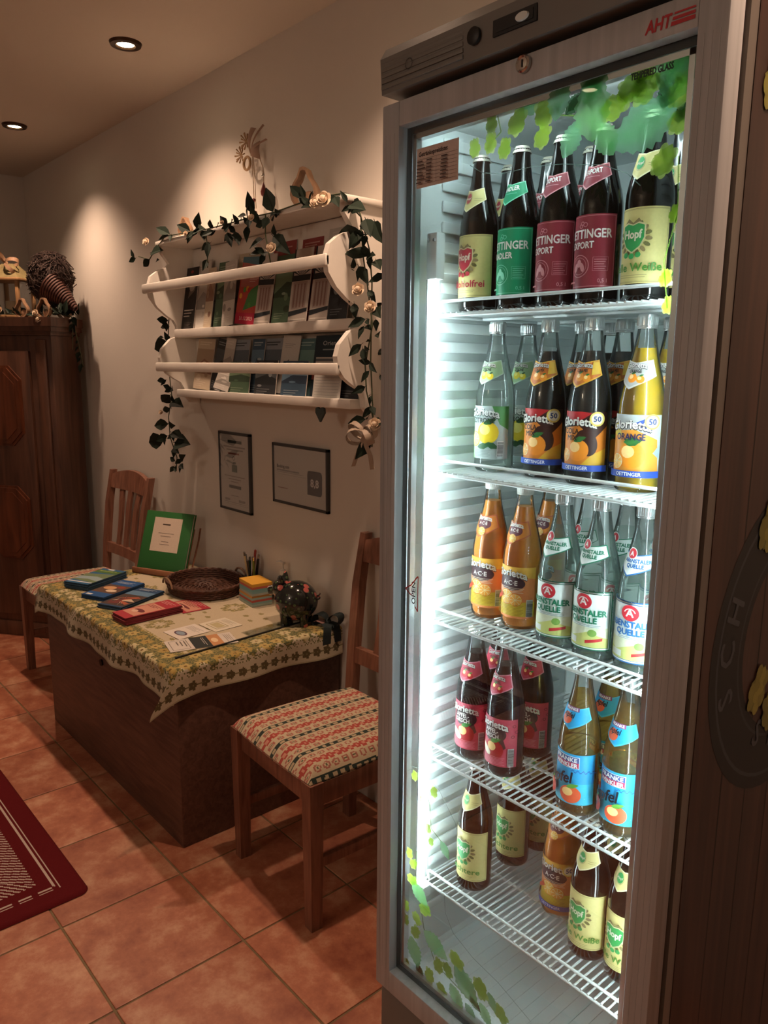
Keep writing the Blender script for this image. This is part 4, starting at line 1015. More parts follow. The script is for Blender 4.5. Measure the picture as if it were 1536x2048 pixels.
bottle('water_g', 3, -.783, 1.102, 'clear water bottle with green-lettered label, left one in front '+T3)
bottle('water_g', 3, -.7055, 1.10, 'clear water bottle with green-lettered label, middle one in front '+T3, -4)
bottle('water_b', 3, -.6245, 1.10, 'clear water bottle with blue-lettered label '+T3, 3)
bottle('water_g', 3, -.788, 1.188, 'clear water bottle with green neck label in the second row, left one '+T3)
bottle('water_g', 3, -.707, 1.182, 'clear water bottle with green neck label in the second row, middle one '+T3)
bottle('water_b', 3, -.632, 1.182, 'clear water bottle behind the blue-labelled one '+T3)
bottle('kirsch', 4, -.972, 1.10, 'dark cherry juice bottle with pink label, leftmost '+T4, 2)
bottle('kirsch', 4, -.888, 1.096, 'dark cherry juice bottle with pink label, foremost '+T4, -5)
bottle('kirsch', 4, -.898, 1.199, 'dark cherry juice bottle with pink label behind the foremost one '+T4)
bottle('kirsch', 4, -.984, 1.19, 'dark cherry juice bottle behind the leftmost one '+T4, 12)
bottle('apfel', 4, -.719, 1.095, 'amber apple spritzer bottle with blue label, left one in front '+T4, -3)
bottle('apfel', 4, -.712, 1.178, 'amber apple spritzer bottle with blue label, behind the left one '+T4, 3)
bottle('apfel', 4, -.632, 1.10, 'amber apple spritzer bottle with blue label, rightmost in front '+T4, -4)
bottle('apfel', 4, -.631, 1.182, 'amber apple spritzer bottle at the back right '+T4)
bottle('leicht', 5, -.957, 1.098, 'brown beer bottle with cream label and green crest, front left '+T5, 3)
bottle('leicht', 5, -.957, 1.222, 'brown beer bottle with cream label in the second row on the left '+T5)
bottle('leicht', 5, -.952, 1.309, 'brown beer bottle with cream label far back on the left '+T5)
bottle('ace50', 5, -.792, 1.169, 'orange juice bottle with blue stripe, the only one '+T5)
bottle('hopf', 5, -.692, 1.117, 'brown wheat beer bottle with cream label in front beside the orange juice '+T5, -2)
bottle('hopf', 5, -.683, 1.20, 'brown wheat beer bottle behind the orange juice\'s neighbour '+T5)
bottle('hopf', 5, -.616, 1.118, 'brown wheat beer bottle with cream label at the right end '+T5, -2)

# ================================================================ things on the chest
TZ = ct+.0055
rebase(ws, (-2.465, 1.6, 1.34))
def cover(kind, w_, h, seed):
    """front print of a leaflet, origin at its lower left corner"""
    a = Art(); rn = random.Random(seed)
    def bars(u, v, n, c, L=.5, dv=.006, t_=.0016):
        for k in range(n): a.rect(u, v-k*dv, u+w_*L*(1-.18*(k % 3)), v-k*dv+t_, c)
    if kind == 'lake':
        a.rect(0, 0, w_, h, '#2c5f86'); a.poly([(0, h*.2), (w_, h*.12), (w_, h*.72), (0, h*.6)], '#6a7d5c'); a.poly([(0, h*.25), (w_*.5, h*.3), (w_, h*.22), (w_, h*.4), (w_*.6, h*.48), (0, h*.42)], '#8fa3a6'); a.rect(0, h*.72, w_, h*.9, '#4a6b3a'); a.rect(0, h*.08, w_, h*.12, '#d9dde0'); bars(w_*.1, h*.86, 2, '#c9d36a', .7); a.rect(w_*.3, h*.93, w_*.55, h*.99, '#d8dad8')
    elif kind == 'food':
        a.rect(0, 0, w_, h, '#1d4f86'); a.rect(0, h*.22, w_, h*.68, '#5c4436'); a.ell(w_*.35, h*.5, w_*.26, h*.09, '#c89a6c', 16); a.ell(w_*.65, h*.36, w_*.22, h*.07, '#d9c3a6', 14); a.ell(w_*.7, h*.58, w_*.18, h*.06, '#8a3a2c', 12); bars(w_*.1, h*.88, 4, '#c9d3de', .75); a.rect(w_*.1, h*.04, w_*.35, h*.1, '#d8dad8')
    elif kind == 'town':
        a.rect(0, 0, w_, h, '#26466a'); a.rect(0, h*.05, w_, h*.6, '#4a3a34')
        for k in range(14): a.poly([(rn.uniform(0, w_*.8), rn.uniform(h*.06, h*.5)), (rn.uniform(w_*.2, w_), rn.uniform(h*.06, h*.5)), (rn.uniform(0, w_), rn.uniform(h*.06, h*.55))], rn.choice(('#a8583e', '#c9b29a', '#6d3430', '#8a7a6a', '#2e2a2c')))
        a.rect(0, h*.6, w_, h*.8, '#5c7f9c'); bars(w_*.12, h*.92, 3, '#d3dbe2', .7)
    elif kind == 'pink':
        a.rect(0, 0, w_, h, '#a8323c'); a.rect(w_*.06, h*.16, w_*.94, h*.72, '#c98f78'); bars(w_*.15, h*.66, 3, '#7d2530', .7, .008, .003); a.ell(w_*.5, h*.36, w_*.3, h*.06, '#6d3034', 14); a.ell(w_*.4, h*.3, w_*.16, h*.05, '#d9b39c', 12); bars(w_*.1, h*.92, 3, '#e2b0aa', .75, .009, .002)
    elif kind == 'card':
        a.rect(0, 0, w_, h, '#d8cfc2'); a.ell(w_*.5, h*.3, w_*.3, h*.14, '#5c4450', 18); a.ell(w_*.5, h*.3, w_*.22, h*.10, '#8a9aa6', 14); bars(w_*.12, h*.84, 5, '#8d857c', .75)
    elif kind == 'card2':
        a.rect(0, 0, w_, h, '#d5ccb6'); a.box(w_*.18, h*.15, w_*.82, h*.62, .003, '#94875a'); a.rect(w_*.26, h*.24, w_*.74, h*.54, '#b9ad84'); bars(w_*.15, h*.9, 4, '#a09680', .7)
    elif kind == 'flyer':
        a.rect(0, 0, w_, h, '#cfc6ba'); a.rect(0, h*.36, w_, h*.62, '#2c3130'); a.rect(0, h*.62, w_, h*.8, '#c08a5c'); a.ell(w_*.5, h*.7, w_*.2, h*.05, '#e2c49a', 14); a.box(w_*.1, h*.05, w_*.9, h*.31, .002, '#6d655c'); bars(w_*.2, h*.26, 3, '#6d655c', .5, .012, .004); bars(w_*.15, h*.95, 4, '#8a8278', .7); bars(w_*.15, h*.55, 2, '#c9c3b8', .7)
    elif kind == 'building':
        a.rect(0, 0, w_, h, '#c2b9b0')
        for k in range(9):
            q = R(25+k*16.5); a.poly([(w_*.5, h*.62), (w_*.5+w_*.62*math.cos(q-.07), h*.62+w_*.62*math.sin(q-.07)), (w_*.5+w_*.62*math.cos(q+.07), h*.62+w_*.62*math.sin(q+.07))], '#2a2f33')
        a.rect(0, h*.56, w_, h*.64, '#2c3338'); a.rect(w_*.12, h*.18, w_*.88, h*.55, '#a89a92')
        for k in range(4): a.rect(w_*(.18+k*.18), h*.2, w_*(.26+k*.18), h*.52, '#8c6f66')
        a.poly([(0, h*.08), (w_, h*.14), (w_, h*.19), (0, h*.15)], '#2c3338'); a.rect(0, h*.6, w_*.08, h, '#2a2f33'); bars(w_*.06, h*.03, 1, '#e3ddd4', .9, .006, .004)
    elif kind == 'festival':
        a.rect(0, 0, w_, h, '#b8483e'); a.rect(w_*.05, h*.55, w_*.95, h*.92, '#a9635a'); a.poly([(w_*.3, h*.2), (w_, h*.3), (w_, h*.62), (w_*.5, h*.5)], '#4d8a52'); a.poly([(0, h*.92), (w_, h*.86), (w_, h), (0, h)], '#4f7482'); a.rect(0, 0, w_, h*.17, '#b02a44'); a.text('31.12.2023', w_*.5, h*.06, h*.055, '#eadbd2', w=w_*.6); bars(w_*.45, h*.68, 3, '#e3d6c9', .4)
        for k in range(5): a.ell(rn.uniform(.1, .9)*w_, rn.uniform(.25, .55)*h, w_*.07, w_*.07, rn.choice(('#d9a03c', '#c03a3a', '#5a9a4a')), 10)
    elif kind == 'black':
        a.rect(0, 0, w_, h, '#22201f'); a.poly([(w_*.3, h*.5), (w_*.8, h*.62), (w_*.9, h*.85), (w_*.5, h*.8)], '#6d6258'); a.ell(w_*.55, h*.68, w_*.2, h*.07, '#a3988c', 12); a.ell(w_*.45, h*.93, w_*.12, h*.025, '#8f2f2c', 10); bars(w_*.1, h*.3, 3, '#c9c2b8', .75, .012, .004); bars(w_*.2, h*.1, 4, '#6d665e', .6)
    elif kind == 'orient':
        a.rect(0, 0, w_, h, '#26353d'); a.text('Orient', w_*.56, h*.84, h*.075, '#b8c0c0', w=w_*.55); bars(w_*.3, h*.76, 1, '#8d989a', .5, .006, .004); a.rect(0, h*.3, w_, h*.52, '#6f8f9a'); a.poly([(0, h*.3), (w_, h*.42), (w_, h*.5)], '#a9b8ba'); a.rect(0, h*.28, w_*.1, h*.55, '#a05a52')
    elif kind == 'lined':
        a.rect(0, 0, w_, h, '#bdbcb6'); a.rect(0, h*.9, w_, h*.97, '#5c6468')
        for k in range(11): a.rect(w_*.06, h*(.06+k*.073), w_*.94, h*(.068+k*.073), '#8f9292')
    elif kind == 'nf':
        a.rect(0, 0, w_, h, '#c4c2bc'); a.text('nf', w_*.35, h*.5, h*.09, '#3a3c3e', w=w_*.22, slant=.2, bold=.0006); a.rect(w_*.35, h*.28, w_*.9, h*.4, '#3c4650'); bars(w_*.15, h*.85, 3, '#8f918f', .6)
    else:                                            # photograph cover from a palette
        pal = {'alp': ('#8a929a', '#5c6770', '#a9b0b3', '#3c444a'), 'green': ('#4d6650', '#6d8468', '#384a3a', '#8a9a84'), 'blue': ('#3c5468', '#5c788c', '#28384a', '#9aa8ae'), 'cream': ('#c0b19a', '#a48f78', '#8a6a58', '#d3c8b6'), 'teal': ('#4f7074', '#6b8f8a', '#385458', '#8fa8a4'), 'dark': ('#2e3236', '#4a5054', '#1f2326', '#7a7f80'), 'white': ('#c6c2ba', '#b3aea6', '#8f8b84', '#d6d2ca'), 'red': ('#9a4a48', '#b86a62', '#7a3436', '#c99a90')}[kind]
        a.rect(0, 0, w_, h, pal[0]); v0 = rn.uniform(.25, .45)*h; a.rect(0, v0, w_, h*.8, pal[1])
        a.poly([(0, v0), (w_, v0), (w_, v0+h*rn.uniform(.1, .25)), (w_*rn.uniform(.4, .7), v0+h*rn.uniform(.2, .32)), (0, v0+h*rn.uniform(.05, .2))], pal[2])
        for k in range(4): a.ell(rn.uniform(.15, .85)*w_, rn.uniform(.2, .75)*h, w_*rn.uniform(.06, .2), h*rn.uniform(.02, .07), rn.choice(pal), 10)
        bars(w_*.12, h*.92, 2, pal[3], .7, .009, .004); bars(w_*.12, h*.14, 3, pal[3], .6, .008, .002)
    return a
def sheet_mesh(name, a, w_, h, t_, paper='#cfc8be'):
    b = MB().box(0, 0, 0, w_, h, t_, col=paper); a.flat(b, Matrix.Identity(4), t_+.0001, .00004); me = b.mesh(name, 0); me.materials.append(m_paper); return me
def stack(kind, x, y, rz, n, label, w_=.105, h=.225, t_=.0028, seed=1, paper='#6d7c8a', z=TZ, one='leaflet'):
    t = thing('leaflet_stack', label, 'leaflets', (x, y, z), R(rz), 'leaflets laid out on the tablecloth')
    rn = random.Random(seed)
    plain = MB().box(-w_/2, -h/2, 0, w_/2, h/2, t_*.92, col=paper).mesh(one, 0); plain.materials.append(m_paper)
    for k in range(n-1): link(one, plain, None, t, (rn.uniform(-.002, .002), rn.uniform(-.004, .004), k*t_), (0, 0, R(rn.uniform(-1.2, 1.2))))
    me = sheet_mesh(one, cover(kind, w_, h, seed), w_, h, t_*.92, paper); link(one, me, None, t, (-w_/2, -h/2, (n-1)*t_))
    return t
stack('lake', -3.136, 1.155, 26, 10, 'thick stack of blue and green brochures with a landscape cover on the tablecloth', .125, .225, .0028, 2, '#33506a')
stack('food', -2.952, 1.155, 24, 6, 'stack of blue brochures with a food photograph, between two other blue stacks', .115, .225, .0028, 3, '#23466f')
stack('town', -2.80, 1.165, 25, 5, 'stack of blue brochures with a townscape photograph, beside the pink leaflets', .115, .24, .0028, 4, '#2b4258')
stack('pink', -2.585, 1.132, 3, 9, 'thick stack of dark pink leaflets at the front of the tablecloth', .10, .222, .003, 5, '#7d2f38')
def single(name, kind, x, y, rz, w_, h, label, cat='card', paper='#d3cabd', z=TZ, seed=9):
    me = sheet_mesh(name, cover(kind, w_, h, seed), w_, h, .0009, paper)
    for v in me.vertices: v.co.x -= w_/2; v.co.y -= h/2
    return tag(link(name, me, None, None, (x, y, z), (0, 0, R(rz))), label, cat, 'cards on the tablecloth')
single('flyer', 'pink', -2.60, 1.30, -3, .155, .11, 'single dark pink flyer sticking out behind the pink leaflet stack', 'flyer', '#8d3440')
single('card', 'card', -2.338, 1.16, 4, .105, .122, 'cream card with an oval picture lying next to the pink leaflets')
single('card', 'card2', -2.33, 1.284, 3, .112, .108, 'cream card with a square gold emblem on the tablecloth', seed=4)
single('flyer', 'flyer', -2.215, 1.148, -14, .108, .222, 'long flyer with a dark stripe and sunset picture near the front corner of the table', 'flyer')
# clear strip with dark edge along the right side of the table
m_clear = clear('clear plastic sheet', (.97, .98, .97), (.8, .86, .82), 1.45, .05, .6)
t = thing('plastic_sheet', 'narrow clear plastic sheet with a dark edge along the right side of the table', 'plastic sheet', (-2.155, 1.3, TZ), R(4.2))
MB().box(-.055, .0, 0, -.004, .27, .0025).build('sheet', m_clear, t, smooth=0)
MB().box(-.004, -.285, 0, .003, .285, .004, .001).build('dark_edge', m_black, t, smooth=0)

# guest folder on its wooden stand
m_green = mat('green folder', '#2c6a34', .45, bump=.05, bscale=300)
m_oak = wood('light stand wood', '#7d4f38', '#a06c4e', .5, (3, 30, 30))
g = thing('folder_stand', 'small wooden stand holding the green folder at the back of the table', 'stand', (-3.088, 1.418, TZ), R(25))
MB().box(-.133, -.028, 0, .133, -.018, .026, .002).build('front_ledge', m_oak, g)
MB().box(-.133, -.028, 0, .133, .10, .008, .002).build('base_board', m_oak, g)
Tb = frame3((0, .028, .006), (1, 0, 0), (0, math.sin(R(20)), math.cos(R(20))), (0, -math.cos(R(20)), math.sin(R(20))))
MB().box(-.11, 0, -.014, .11, .20, -.006, T=Tb).build('back_rest', m_oak, g)
MB().tube([(.121, .066, .03), (.121, .115, .135), (.119, .135, .19)], .004, 8).build('side_bar', m_oak, g)
bk = thing('folder', 'green ring folder with a pale title sheet leaning on the stand', 'folder', (-3.088, 1.418, TZ), R(25))
Tk = frame3((0, .012, .0095), (1, 0, 0), (0, math.sin(R(20)), math.cos(R(20))), (0, -math.cos(R(20)), math.sin(R(20))))
MB().box(-.125, 0, .012, .125, .262, .0155, .001, T=Tk).build('cover', m_green, bk)
MB().box(-.118, .004, -.001, .120, .256, .0115, T=Tk, col='#cfc8bb').build('pages', m_paper, bk)
MB().box(-.125, 0, -.0045, .125, .262, -.001, .001, T=Tk).build('back_cover', m_green, bk)
MB().box(-.1285, 0, -.0045, -.1255, .262, .0155, .001, T=Tk).build('spine', m_green, bk)
a = Art().rect(-.078, .085, .072, .235, '#d8c6b4'); a.rect(-.03, .202, .012, .208, '#4a3d36')
for k, (L_, v) in enumerate(((.042, .165), (.028, .152), (.02, .128), (.026, .116))): a.rect(-.004-L_, v, -.004+L_, v+.0022, '#8a7a70')
a.flat(MB(), Tk, .0158).build('title_sheet', m_paper, bk, smooth=0)

# oval wicker tray
m_wick = mat('dark wicker', '#4f2f20', .6, var=.35, vscale=60, bump=.5, bscale=150)
ty = thing('wicker_tray', 'dark oval wicker tray with two handles on the tablecloth', 'tray', (-2.757, 1.456, TZ), R(-8))
RX, RY = .168, .14
def ov(q, k=1.0, z=0): return (RX*k*math.cos(q), RY*k*math.sin(q), z)
b = MB()
for lv in range(4):                                   # woven wall: stacked strands that bulge over and under the stakes
    n = 96; b.tube([ov(2*math.pi*k/n, 1+.012*lv+.008*math.cos(k*math.pi/2+lv*math.pi), .007+lv*.0082) for k in range(n+1)], .0046, 5, caps=False)
b.build('woven_wall', m_wick, ty)
b = MB(); n = 110
b.tube([ov(2*math.pi*k/n, 1.06, .041+.002*math.sin(k*1.9)) for k in range(n+1)], .0066, 6, caps=False); b.tube([ov(2*math.pi*k/n, 1.05, .039-.002*math.sin(k*1.9)) for k in range(n+1)], .0062, 6, caps=False)
b.build('braided_rim', m_wick, ty)
b = MB(); b.add([ov(2*math.pi*k/48, .99, .004) for k in range(48)]+[ov(2*math.pi*k/48, .99, .0) for k in range(48)], [list(range(48)), list(range(48, 96))[::-1]]+[[k, (k+1) % 48, 48+(k+1) % 48, 48+k][::-1] for k in range(48)])
for j in range(1, 9): b.tube([ov(2*math.pi*k/60, j/9*.98, .006+.002*math.cos(k*math.pi/2+j*math.pi)) for k in range(61)], .0045, 5, caps=False)
b.build('woven_base', m_wick, ty)
for s in (-1, 1):
    MB().tube([(.055*math.cos(q), s*(RY*1.06+.006), .038+.03*math.sin(q)) for q in [math.pi*k/12 for k in range(13)]], .0042, 6).build('handle', mat('cane handle', '#8a6a50', .5), ty)

# note cubes
t = thing('note_cube', 'two-tier block of coloured note paper with an orange top sheet', 'note pad', (-2.482, 1.523, TZ), R(-7))
pal = ['#9aa89a', '#7e9c98', '#a84f44', '#8aa09a', '#c08a4a', '#9a9d92', '#789a9a', '#6f9a98', '#b0574a', '#c9963c', '#d8a23c']
z = 0
for i, c in enumerate(pal):
    h = .009 if i < 10 else .004; dx = .004 if i > 4 else 0
    MB().box(-.058+dx, -.042, z, .058+dx, .042, z+h-.0005, col=c).build('paper_block', m_paper, t, smooth=0); z += h-.0004

# pencil cup
m_cup = clear('clear plastic cup', (.93, .95, .95), (.6, .66, .66), 1.45, .05, .6)
t = thing('pen_cup', 'clear cup holding pens and pencils behind the note pad', 'pen cup', (-2.592, 1.576, TZ))
MB().lathe([(0, .001), (.027, 0), (.030, .075), (.0285, .075), (.026, .003), (0, .003)], 24).build('cup', m_cup, t)
cols = ['#23252b', '#6b2f2c', '#a3443c', '#1f5c46', '#2b3f5c', '#c9b48a', '#2a2a2e', '#7a8a3c']
for i, c in enumerate(cols):
    p = thing('pen', f'{("black", "brown", "red", "green", "navy", "beige", "dark grey", "olive")[i]} pen standing in the clear cup', 'pen', (-2.592, 1.576, TZ+.004), 0, 'pens in the clear cup')
    q = i*2*math.pi/8+.4; x0, y0 = .012*math.cos(q+.9), .012*math.sin(q+.9); x1, y1 = .031*math.cos(q), .026*math.sin(q); h = .14+.016*(i % 3)
    mm = mat('pen '+c, c, .35)
    MB().tube([(x0, y0, 0), (x0+(x1-x0)*.12, y0+(y1-y0)*.12, h*.1), (x1, y1, h*.88)], [.0015, .005, .005], 8).build('barrel', mm, p)
    d = Vector((x1-x0, y1-y0, h*.88)).normalized(); e = Vector((x1, y1, h*.88))
    MB().tube([e, e+d*.014, e+d*.018], [.0054, .0054, .002], 8).build('end_cap', m_chrome if i % 2 else mm, p)

# pump bottle
t = thing('pump_bottle', 'small clear pump bottle with a white pump head behind the piggy bank', 'bottle', (-2.385, 1.586, TZ))
MB().lathe([(0, 0), (.022, 0), (.024, .006), (.024, .10), (.018, .112), (.010, .118), (.010, .124), (0, .124)], 24).build('bottle_body', m_cup, t)
MB().lathe([(0, 0.003), (.021, .003), (.0225, .007), (.0225, .08), (0, .08)], 20).build('gel', clear('clear gel', (.9, .94, .95), (.75, .82, .84), 1.05, .1), t)
m_pump = mat('white pump', '#d9d6d0', .35)
MB().lathe([(.011, .118), (.012, .12), (.012, .136), (.005, .14), (.0035, .142), (.0035, .160), (.0, .160)], 20).build('pump_neck', m_pump, t)
MB().tube([(.008, 0, .164), (-.012, -.002, .166), (-.034, -.006, .162)], [.006, .006, .004], 10).build('pump_head', m_pump, t)

# ceramic pig
def pigmat():
    m, nt, b_ = newmat('flowered dark glaze'); L = nt.links.new
    tc = nt.nodes.new('ShaderNodeTexCoord'); v = nt.nodes.new('ShaderNodeTexVoronoi'); v.inputs['Scale'].default_value = 34
    r = nt.nodes.new('ShaderNodeValToRGB'); r.color_ramp.interpolation = 'CONSTANT'; e = r.color_ramp.elements
    e[0].position = 0; e[0].color = (*lin('#b05a52'), 1); e[1].position = .36; e[1].color = (*lin('#1c2620'), 1)
    v2 = nt.nodes.new('ShaderNodeTexVoronoi'); v2.inputs['Scale'].default_value = 52
    r2 = nt.nodes.new('ShaderNodeValToRGB'); r2.color_ramp.interpolation = 'CONSTANT'; q = r2.color_ramp.elements
    q[0].position = 0; q[0].color = (*lin('#44583a'), 1); q[1].position = .26; q[1].color = (*lin('#181c1b'), 1)
    sp = nt.nodes.new('ShaderNodeSeparateColor'); gt = nt.nodes.new('ShaderNodeMath'); gt.operation = 'GREATER_THAN'; gt.inputs[1].default_value = .36
    lt = nt.nodes.new('ShaderNodeMath'); lt.operation = 'LESS_THAN'; lt.inputs[1].default_value = .36; an = nt.nodes.new('ShaderNodeMath'); an.operation = 'MULTIPLY'
    mx = nt.nodes.new('ShaderNodeMix'); mx.data_type = 'RGBA'
    L(tc.outputs['Object'], v.inputs['Vector']); L(tc.outputs['Object'], v2.inputs['Vector']); L(v.outputs['Distance'], r.inputs[0]); L(v2.outputs['Distance'], r2.inputs[0])
    L(v.outputs['Color'], sp.inputs[0]); L(sp.outputs[0], gt.inputs[0]); L(v.outputs['Distance'], lt.inputs[0]); L(gt.outputs[0], an.inputs[0]); L(lt.outputs[0], an.inputs[1])
    L(an.outputs[0], mx.inputs[0]); L(r2.outputs[0], mx.inputs[6]); L(r.outputs[0], mx.inputs[7]); L(mx.outputs[2], b_.inputs['Base Color'])
    b_.inputs['Roughness'].default_value = .12; b_.inputs['Coat Weight'].default_value = .6
    return m
m_pig = pigmat()
pg = thing('piggy_bank', 'round glazed dark ceramic piggy bank painted with red flowers', 'piggy bank', (-2.175, 1.50, TZ), R(-140))
b = MB().blob((0, 0, .084), .078, .070, .072, 28, 18); b.build('body', m_pig, pg, smooth=180)
hd_ = MB().blob((.052, 0, .125), .036, .036, .034, 20, 14).build('head', m_pig, pg, smooth=180)
MB().tube([(.078, 0, .12), (.098, 0, .116)], [.018, .016], 16).build('snout', m_pig, hd_)
for s in (-1, 1):
    T_ = frame3((.046, s*.02, .148), (1, 0, 0), (0, .9, s*.3), (0, s*.35, 1))
    MB().lathe([(.013, 0), (.012, .014), (.006, .028), (0, .034)], 12, T=T_).build('ear', m_pig, hd_)
    MB().blob((.077, s*.018, .135), .004, .004, .005, 8, 6).build('eye', m_chrome, hd_)
    for x in (-.035, .035): MB().lathe([(0, 0), (.014, 0), (.016, .03), (.018, .05)], 14, (x, s*.03, 0)).build('foot', m_pig, pg)
MB().tube([(-.076+.006*math.cos(q)-.004, .008*math.sin(q*1.0), .09+q*.0022) for q in [k*.6 for k in range(18)]], .0026, 6).build('curly_tail', m_pig, pg)

# dark gauze bow hanging over the back corner
m_gauze = mat('dark green gauze', '#1f2b2c', .8, var=.3, vscale=40)
t = thing('gauze_bow', 'dark gauze bow hanging over the back right corner of the table', 'bow', (-2.075, 1.565, TZ))
def loop(c, d, up_, L_, w_, n=14):
    """ribbon loop: a flat band that leaves c, turns and comes back"""
    d = Vector(d).normalized(); up_ = Vector(up_).normalized(); sd = d.cross(up_); vs = []; fs = []
    for k in range(n+1):
        q = 2*math.pi*k/n; p = Vector(c)+d*L_*(1-math.cos(q))/2+up_*L_*.42*math.sin(q); ww = w_*(.35+.65*math.sin(q/2))
        vs += [p+sd*ww/2, p-sd*ww/2]
        if k: fs.append([2*k-2, 2*k-1, 2*k+1, 2*k])
    off = len(vs); vs += [v+up_*.0012 for v in vs]; fs2 = [[i+off for i in f[::-1]] for f in fs]
    return vs, fs+fs2
for d in ((-1, -.3, .1), (.6, .2, .25)): MB().add(*loop((0, 0, .014), d, (.1, 0, 1), .06, .045)).build('loop', m_gauze, t, smooth=180)
MB().blob((0, 0, .016), .014, .012, .014, 10, 8).build('knot', m_gauze, t)
def ribbon(pts, w_, side, th=.001):
    vs = []; fs = []; sd = Vector(side).normalized(); m_ = len(pts)
    for k, p in enumerate(pts):
        p = Vector(p); vs += [p+sd*w_/2, p-sd*w_/2]
        if k: fs.append([2*k-2, 2*k-1, 2*k+1, 2*k])
    n = Vector(pts[1])-Vector(pts[0]); n = n.cross(sd).normalized()*th; off = len(vs); vs += [v+n for v in vs]
    return vs, fs+[[i+off for i in f[::-1]] for f in fs]+[[0, 1, off+1, off], [2*m_-2, 2*m_-1, off+2*m_-1, off+2*m_-2]]
for y_, w_ in ((-.03, .035), (.015, .03)): MB().add(*ribbon([(0, y_*.4, .014), (.03, y_*.8, .012), (.034, y_, -.02), (.036, y_*1.1, -.05)], w_, (0, 1, 0))).build('tail', m_gauze, t, smooth=180)
MB().add(*ribbon([(-.005, -.01, .014), (-.03, -.02, .02), (-.055, -.025, .008)], .02, (0, 1, .2))).build('pink_ribbon', mat('pink ribbon', '#b58a84', .5), t, smooth=180)

# ================================================================ leaflets in the wall rack
def rack(kind, x, z, w_, h, label, tilt=9, roll=0, y=1.53, seed=1, t_=.003, name='leaflet'):
    me = sheet_mesh(name, cover(kind, w_, h, seed), w_, h, t_)
    for v in me.vertices: v.co.x -= w_/2; v.co.z -= t_
    c_, s_ = math.cos(R(tilt)), math.sin(R(tilt)); cr, sr = math.cos(R(roll)), math.sin(R(roll))
    X = Vector((cr, -sr*s_*-1*0, sr)); Y = Vector((-sr, s_, c_*cr)); X = X.normalized(); N = X.cross(Y).normalized(); Y = N.cross(X)
    lift = max(0, -X.z)*w_/2+max(0, X.z)*w_/2
    o = link(name, me); o.matrix_world = frame3((x, y, z+lift+.0005), X, Y, N)
    return tag(o, label, 'leaflet', 'leaflets in the white wall rack')
UZ, LZ = 1.645, 1.400
up_row = [
 ('black', -2.985, .105, .215, 'black leaflet with a dark portrait cover, leftmost in the upper rack row', 0),
 ('white', -2.90, .10, .235, 'pale grey leaflet behind the black one in the upper rack row', 0),
 ('cream', -2.822, .06, .20, 'narrow olive and white leaflet in the upper rack row', 0),
 ('green', -2.745, .075, .215, 'narrow dark green leaflet left of the white sheet in the upper rack row', 0),
 ('white', -2.665, .085, .21, 'plain white leaflet left of the red magazine in the upper rack row', 4),
 ('festival', -2.545, .148, .21, 'red and green festival magazine with a date in the upper rack row', -4),
 ('building', -2.425, .10, .21, 'leaflet with a black fanlight picture right of the red magazine', -2),
 ('green', -2.318, .105, .20, 'dull green leaflet in the middle of the upper rack row', 0),
 ('building', -2.205, .105, .21, 'leaflet with a black fanlight picture, left of the pair at the upper right', 0),
 ('building', -2.095, .10, .21, 'leaflet with a black fanlight picture, right of the pair at the upper right', 0),
 ('dark', -1.985, .10, .19, 'dark blue-grey leaflet at the right end of the upper rack row', 0)]
for i, (k, x, w_, h, lb, ro) in enumerate(up_row): rack(k, x, UZ, w_, h+.035, lb, 9, ro, 1.535+.006*(i % 2), 20+i)
rack('red', -2.36, UZ, .14, .285, 'tall red leaflet whose top shows over the upper rail, left of the stack', 7, 0, 1.568, 41)
rack('red', -2.20, UZ, .12, .285, 'tall reddish leaflet whose top shows over the upper rail, in the middle', 7, 0, 1.572, 42)
rack('white', -2.03, UZ, .16, .305, 'tall white booklet standing highest over the upper rail', 7, 0, 1.57, 43, .008)
rack('cream', -2.60, UZ, .15, .272, 'cream leaflet behind the red magazine in the upper rack row', 7, 0, 1.572, 44)
lo_row = [
 ('cream', -2.905, .135, .205, 'cream leaflet with fine print, leftmost in the lower rack row', -3),
 ('dark', -2.80, .085, .20, 'black and white leaflet leaning to the right in the lower rack row', -9),
 ('white', -2.725, .07, .205, 'white leaflet leaning against the mountain cover in the lower rack row', -7),
 ('alp', -2.635, .125, .20, 'grey mountain photograph leaflet in the lower rack row', 0),
 ('blue', -2.50, .085, .20, 'narrow blue and white leaflet in the middle of the lower rack row', 0),
 ('alp', -2.408, .125, .20, 'grey-blue picture leaflet with a white frame in the lower rack row', 0),
 ('nf', -2.298, .105, .205, 'white leaflet with two dark letters in the lower rack row', -3),
 ('teal', -2.20, .115, .195, 'teal green leaflet left of the dark title cover in the lower rack row', 0),
 ('orient', -2.072, .15, .203, 'dark leaflet with large pale title at the right of the lower rack row', 0),
 ('dark', -1.945, .10, .16, 'dark leaflet at the right end of the lower rack row', 0)]
for i, (k, x, w_, h, lb, ro) in enumerate(lo_row): rack(k, x, LZ, w_, h, lb, 9, ro, 1.545+.006*(i % 2), 60+i)
rack('green', -2.58, LZ, .15, .115, 'short dark green leaflet in front of the mountain cover', 8, 0, 1.526, 81)
rack('dark', -2.40, LZ, .14, .12, 'short dark leaflet with a pale photo in the lower rack row', 8, 0, 1.527, 82)
rack('blue', -2.22, LZ, .15, .118, 'short blue leaflet in front of the teal one in the lower rack row', 8, 0, 1.526, 83)
rack('lined', -2.03, LZ, .145, .13, 'white sheet with ruled lines in front at the right of the lower rack row', 8, 0, 1.524, 84)
rack('white', -2.70, LZ, .11, .075, 'small folded white card in front at the left of the lower rack row', 20, -8, 1.518, 85)

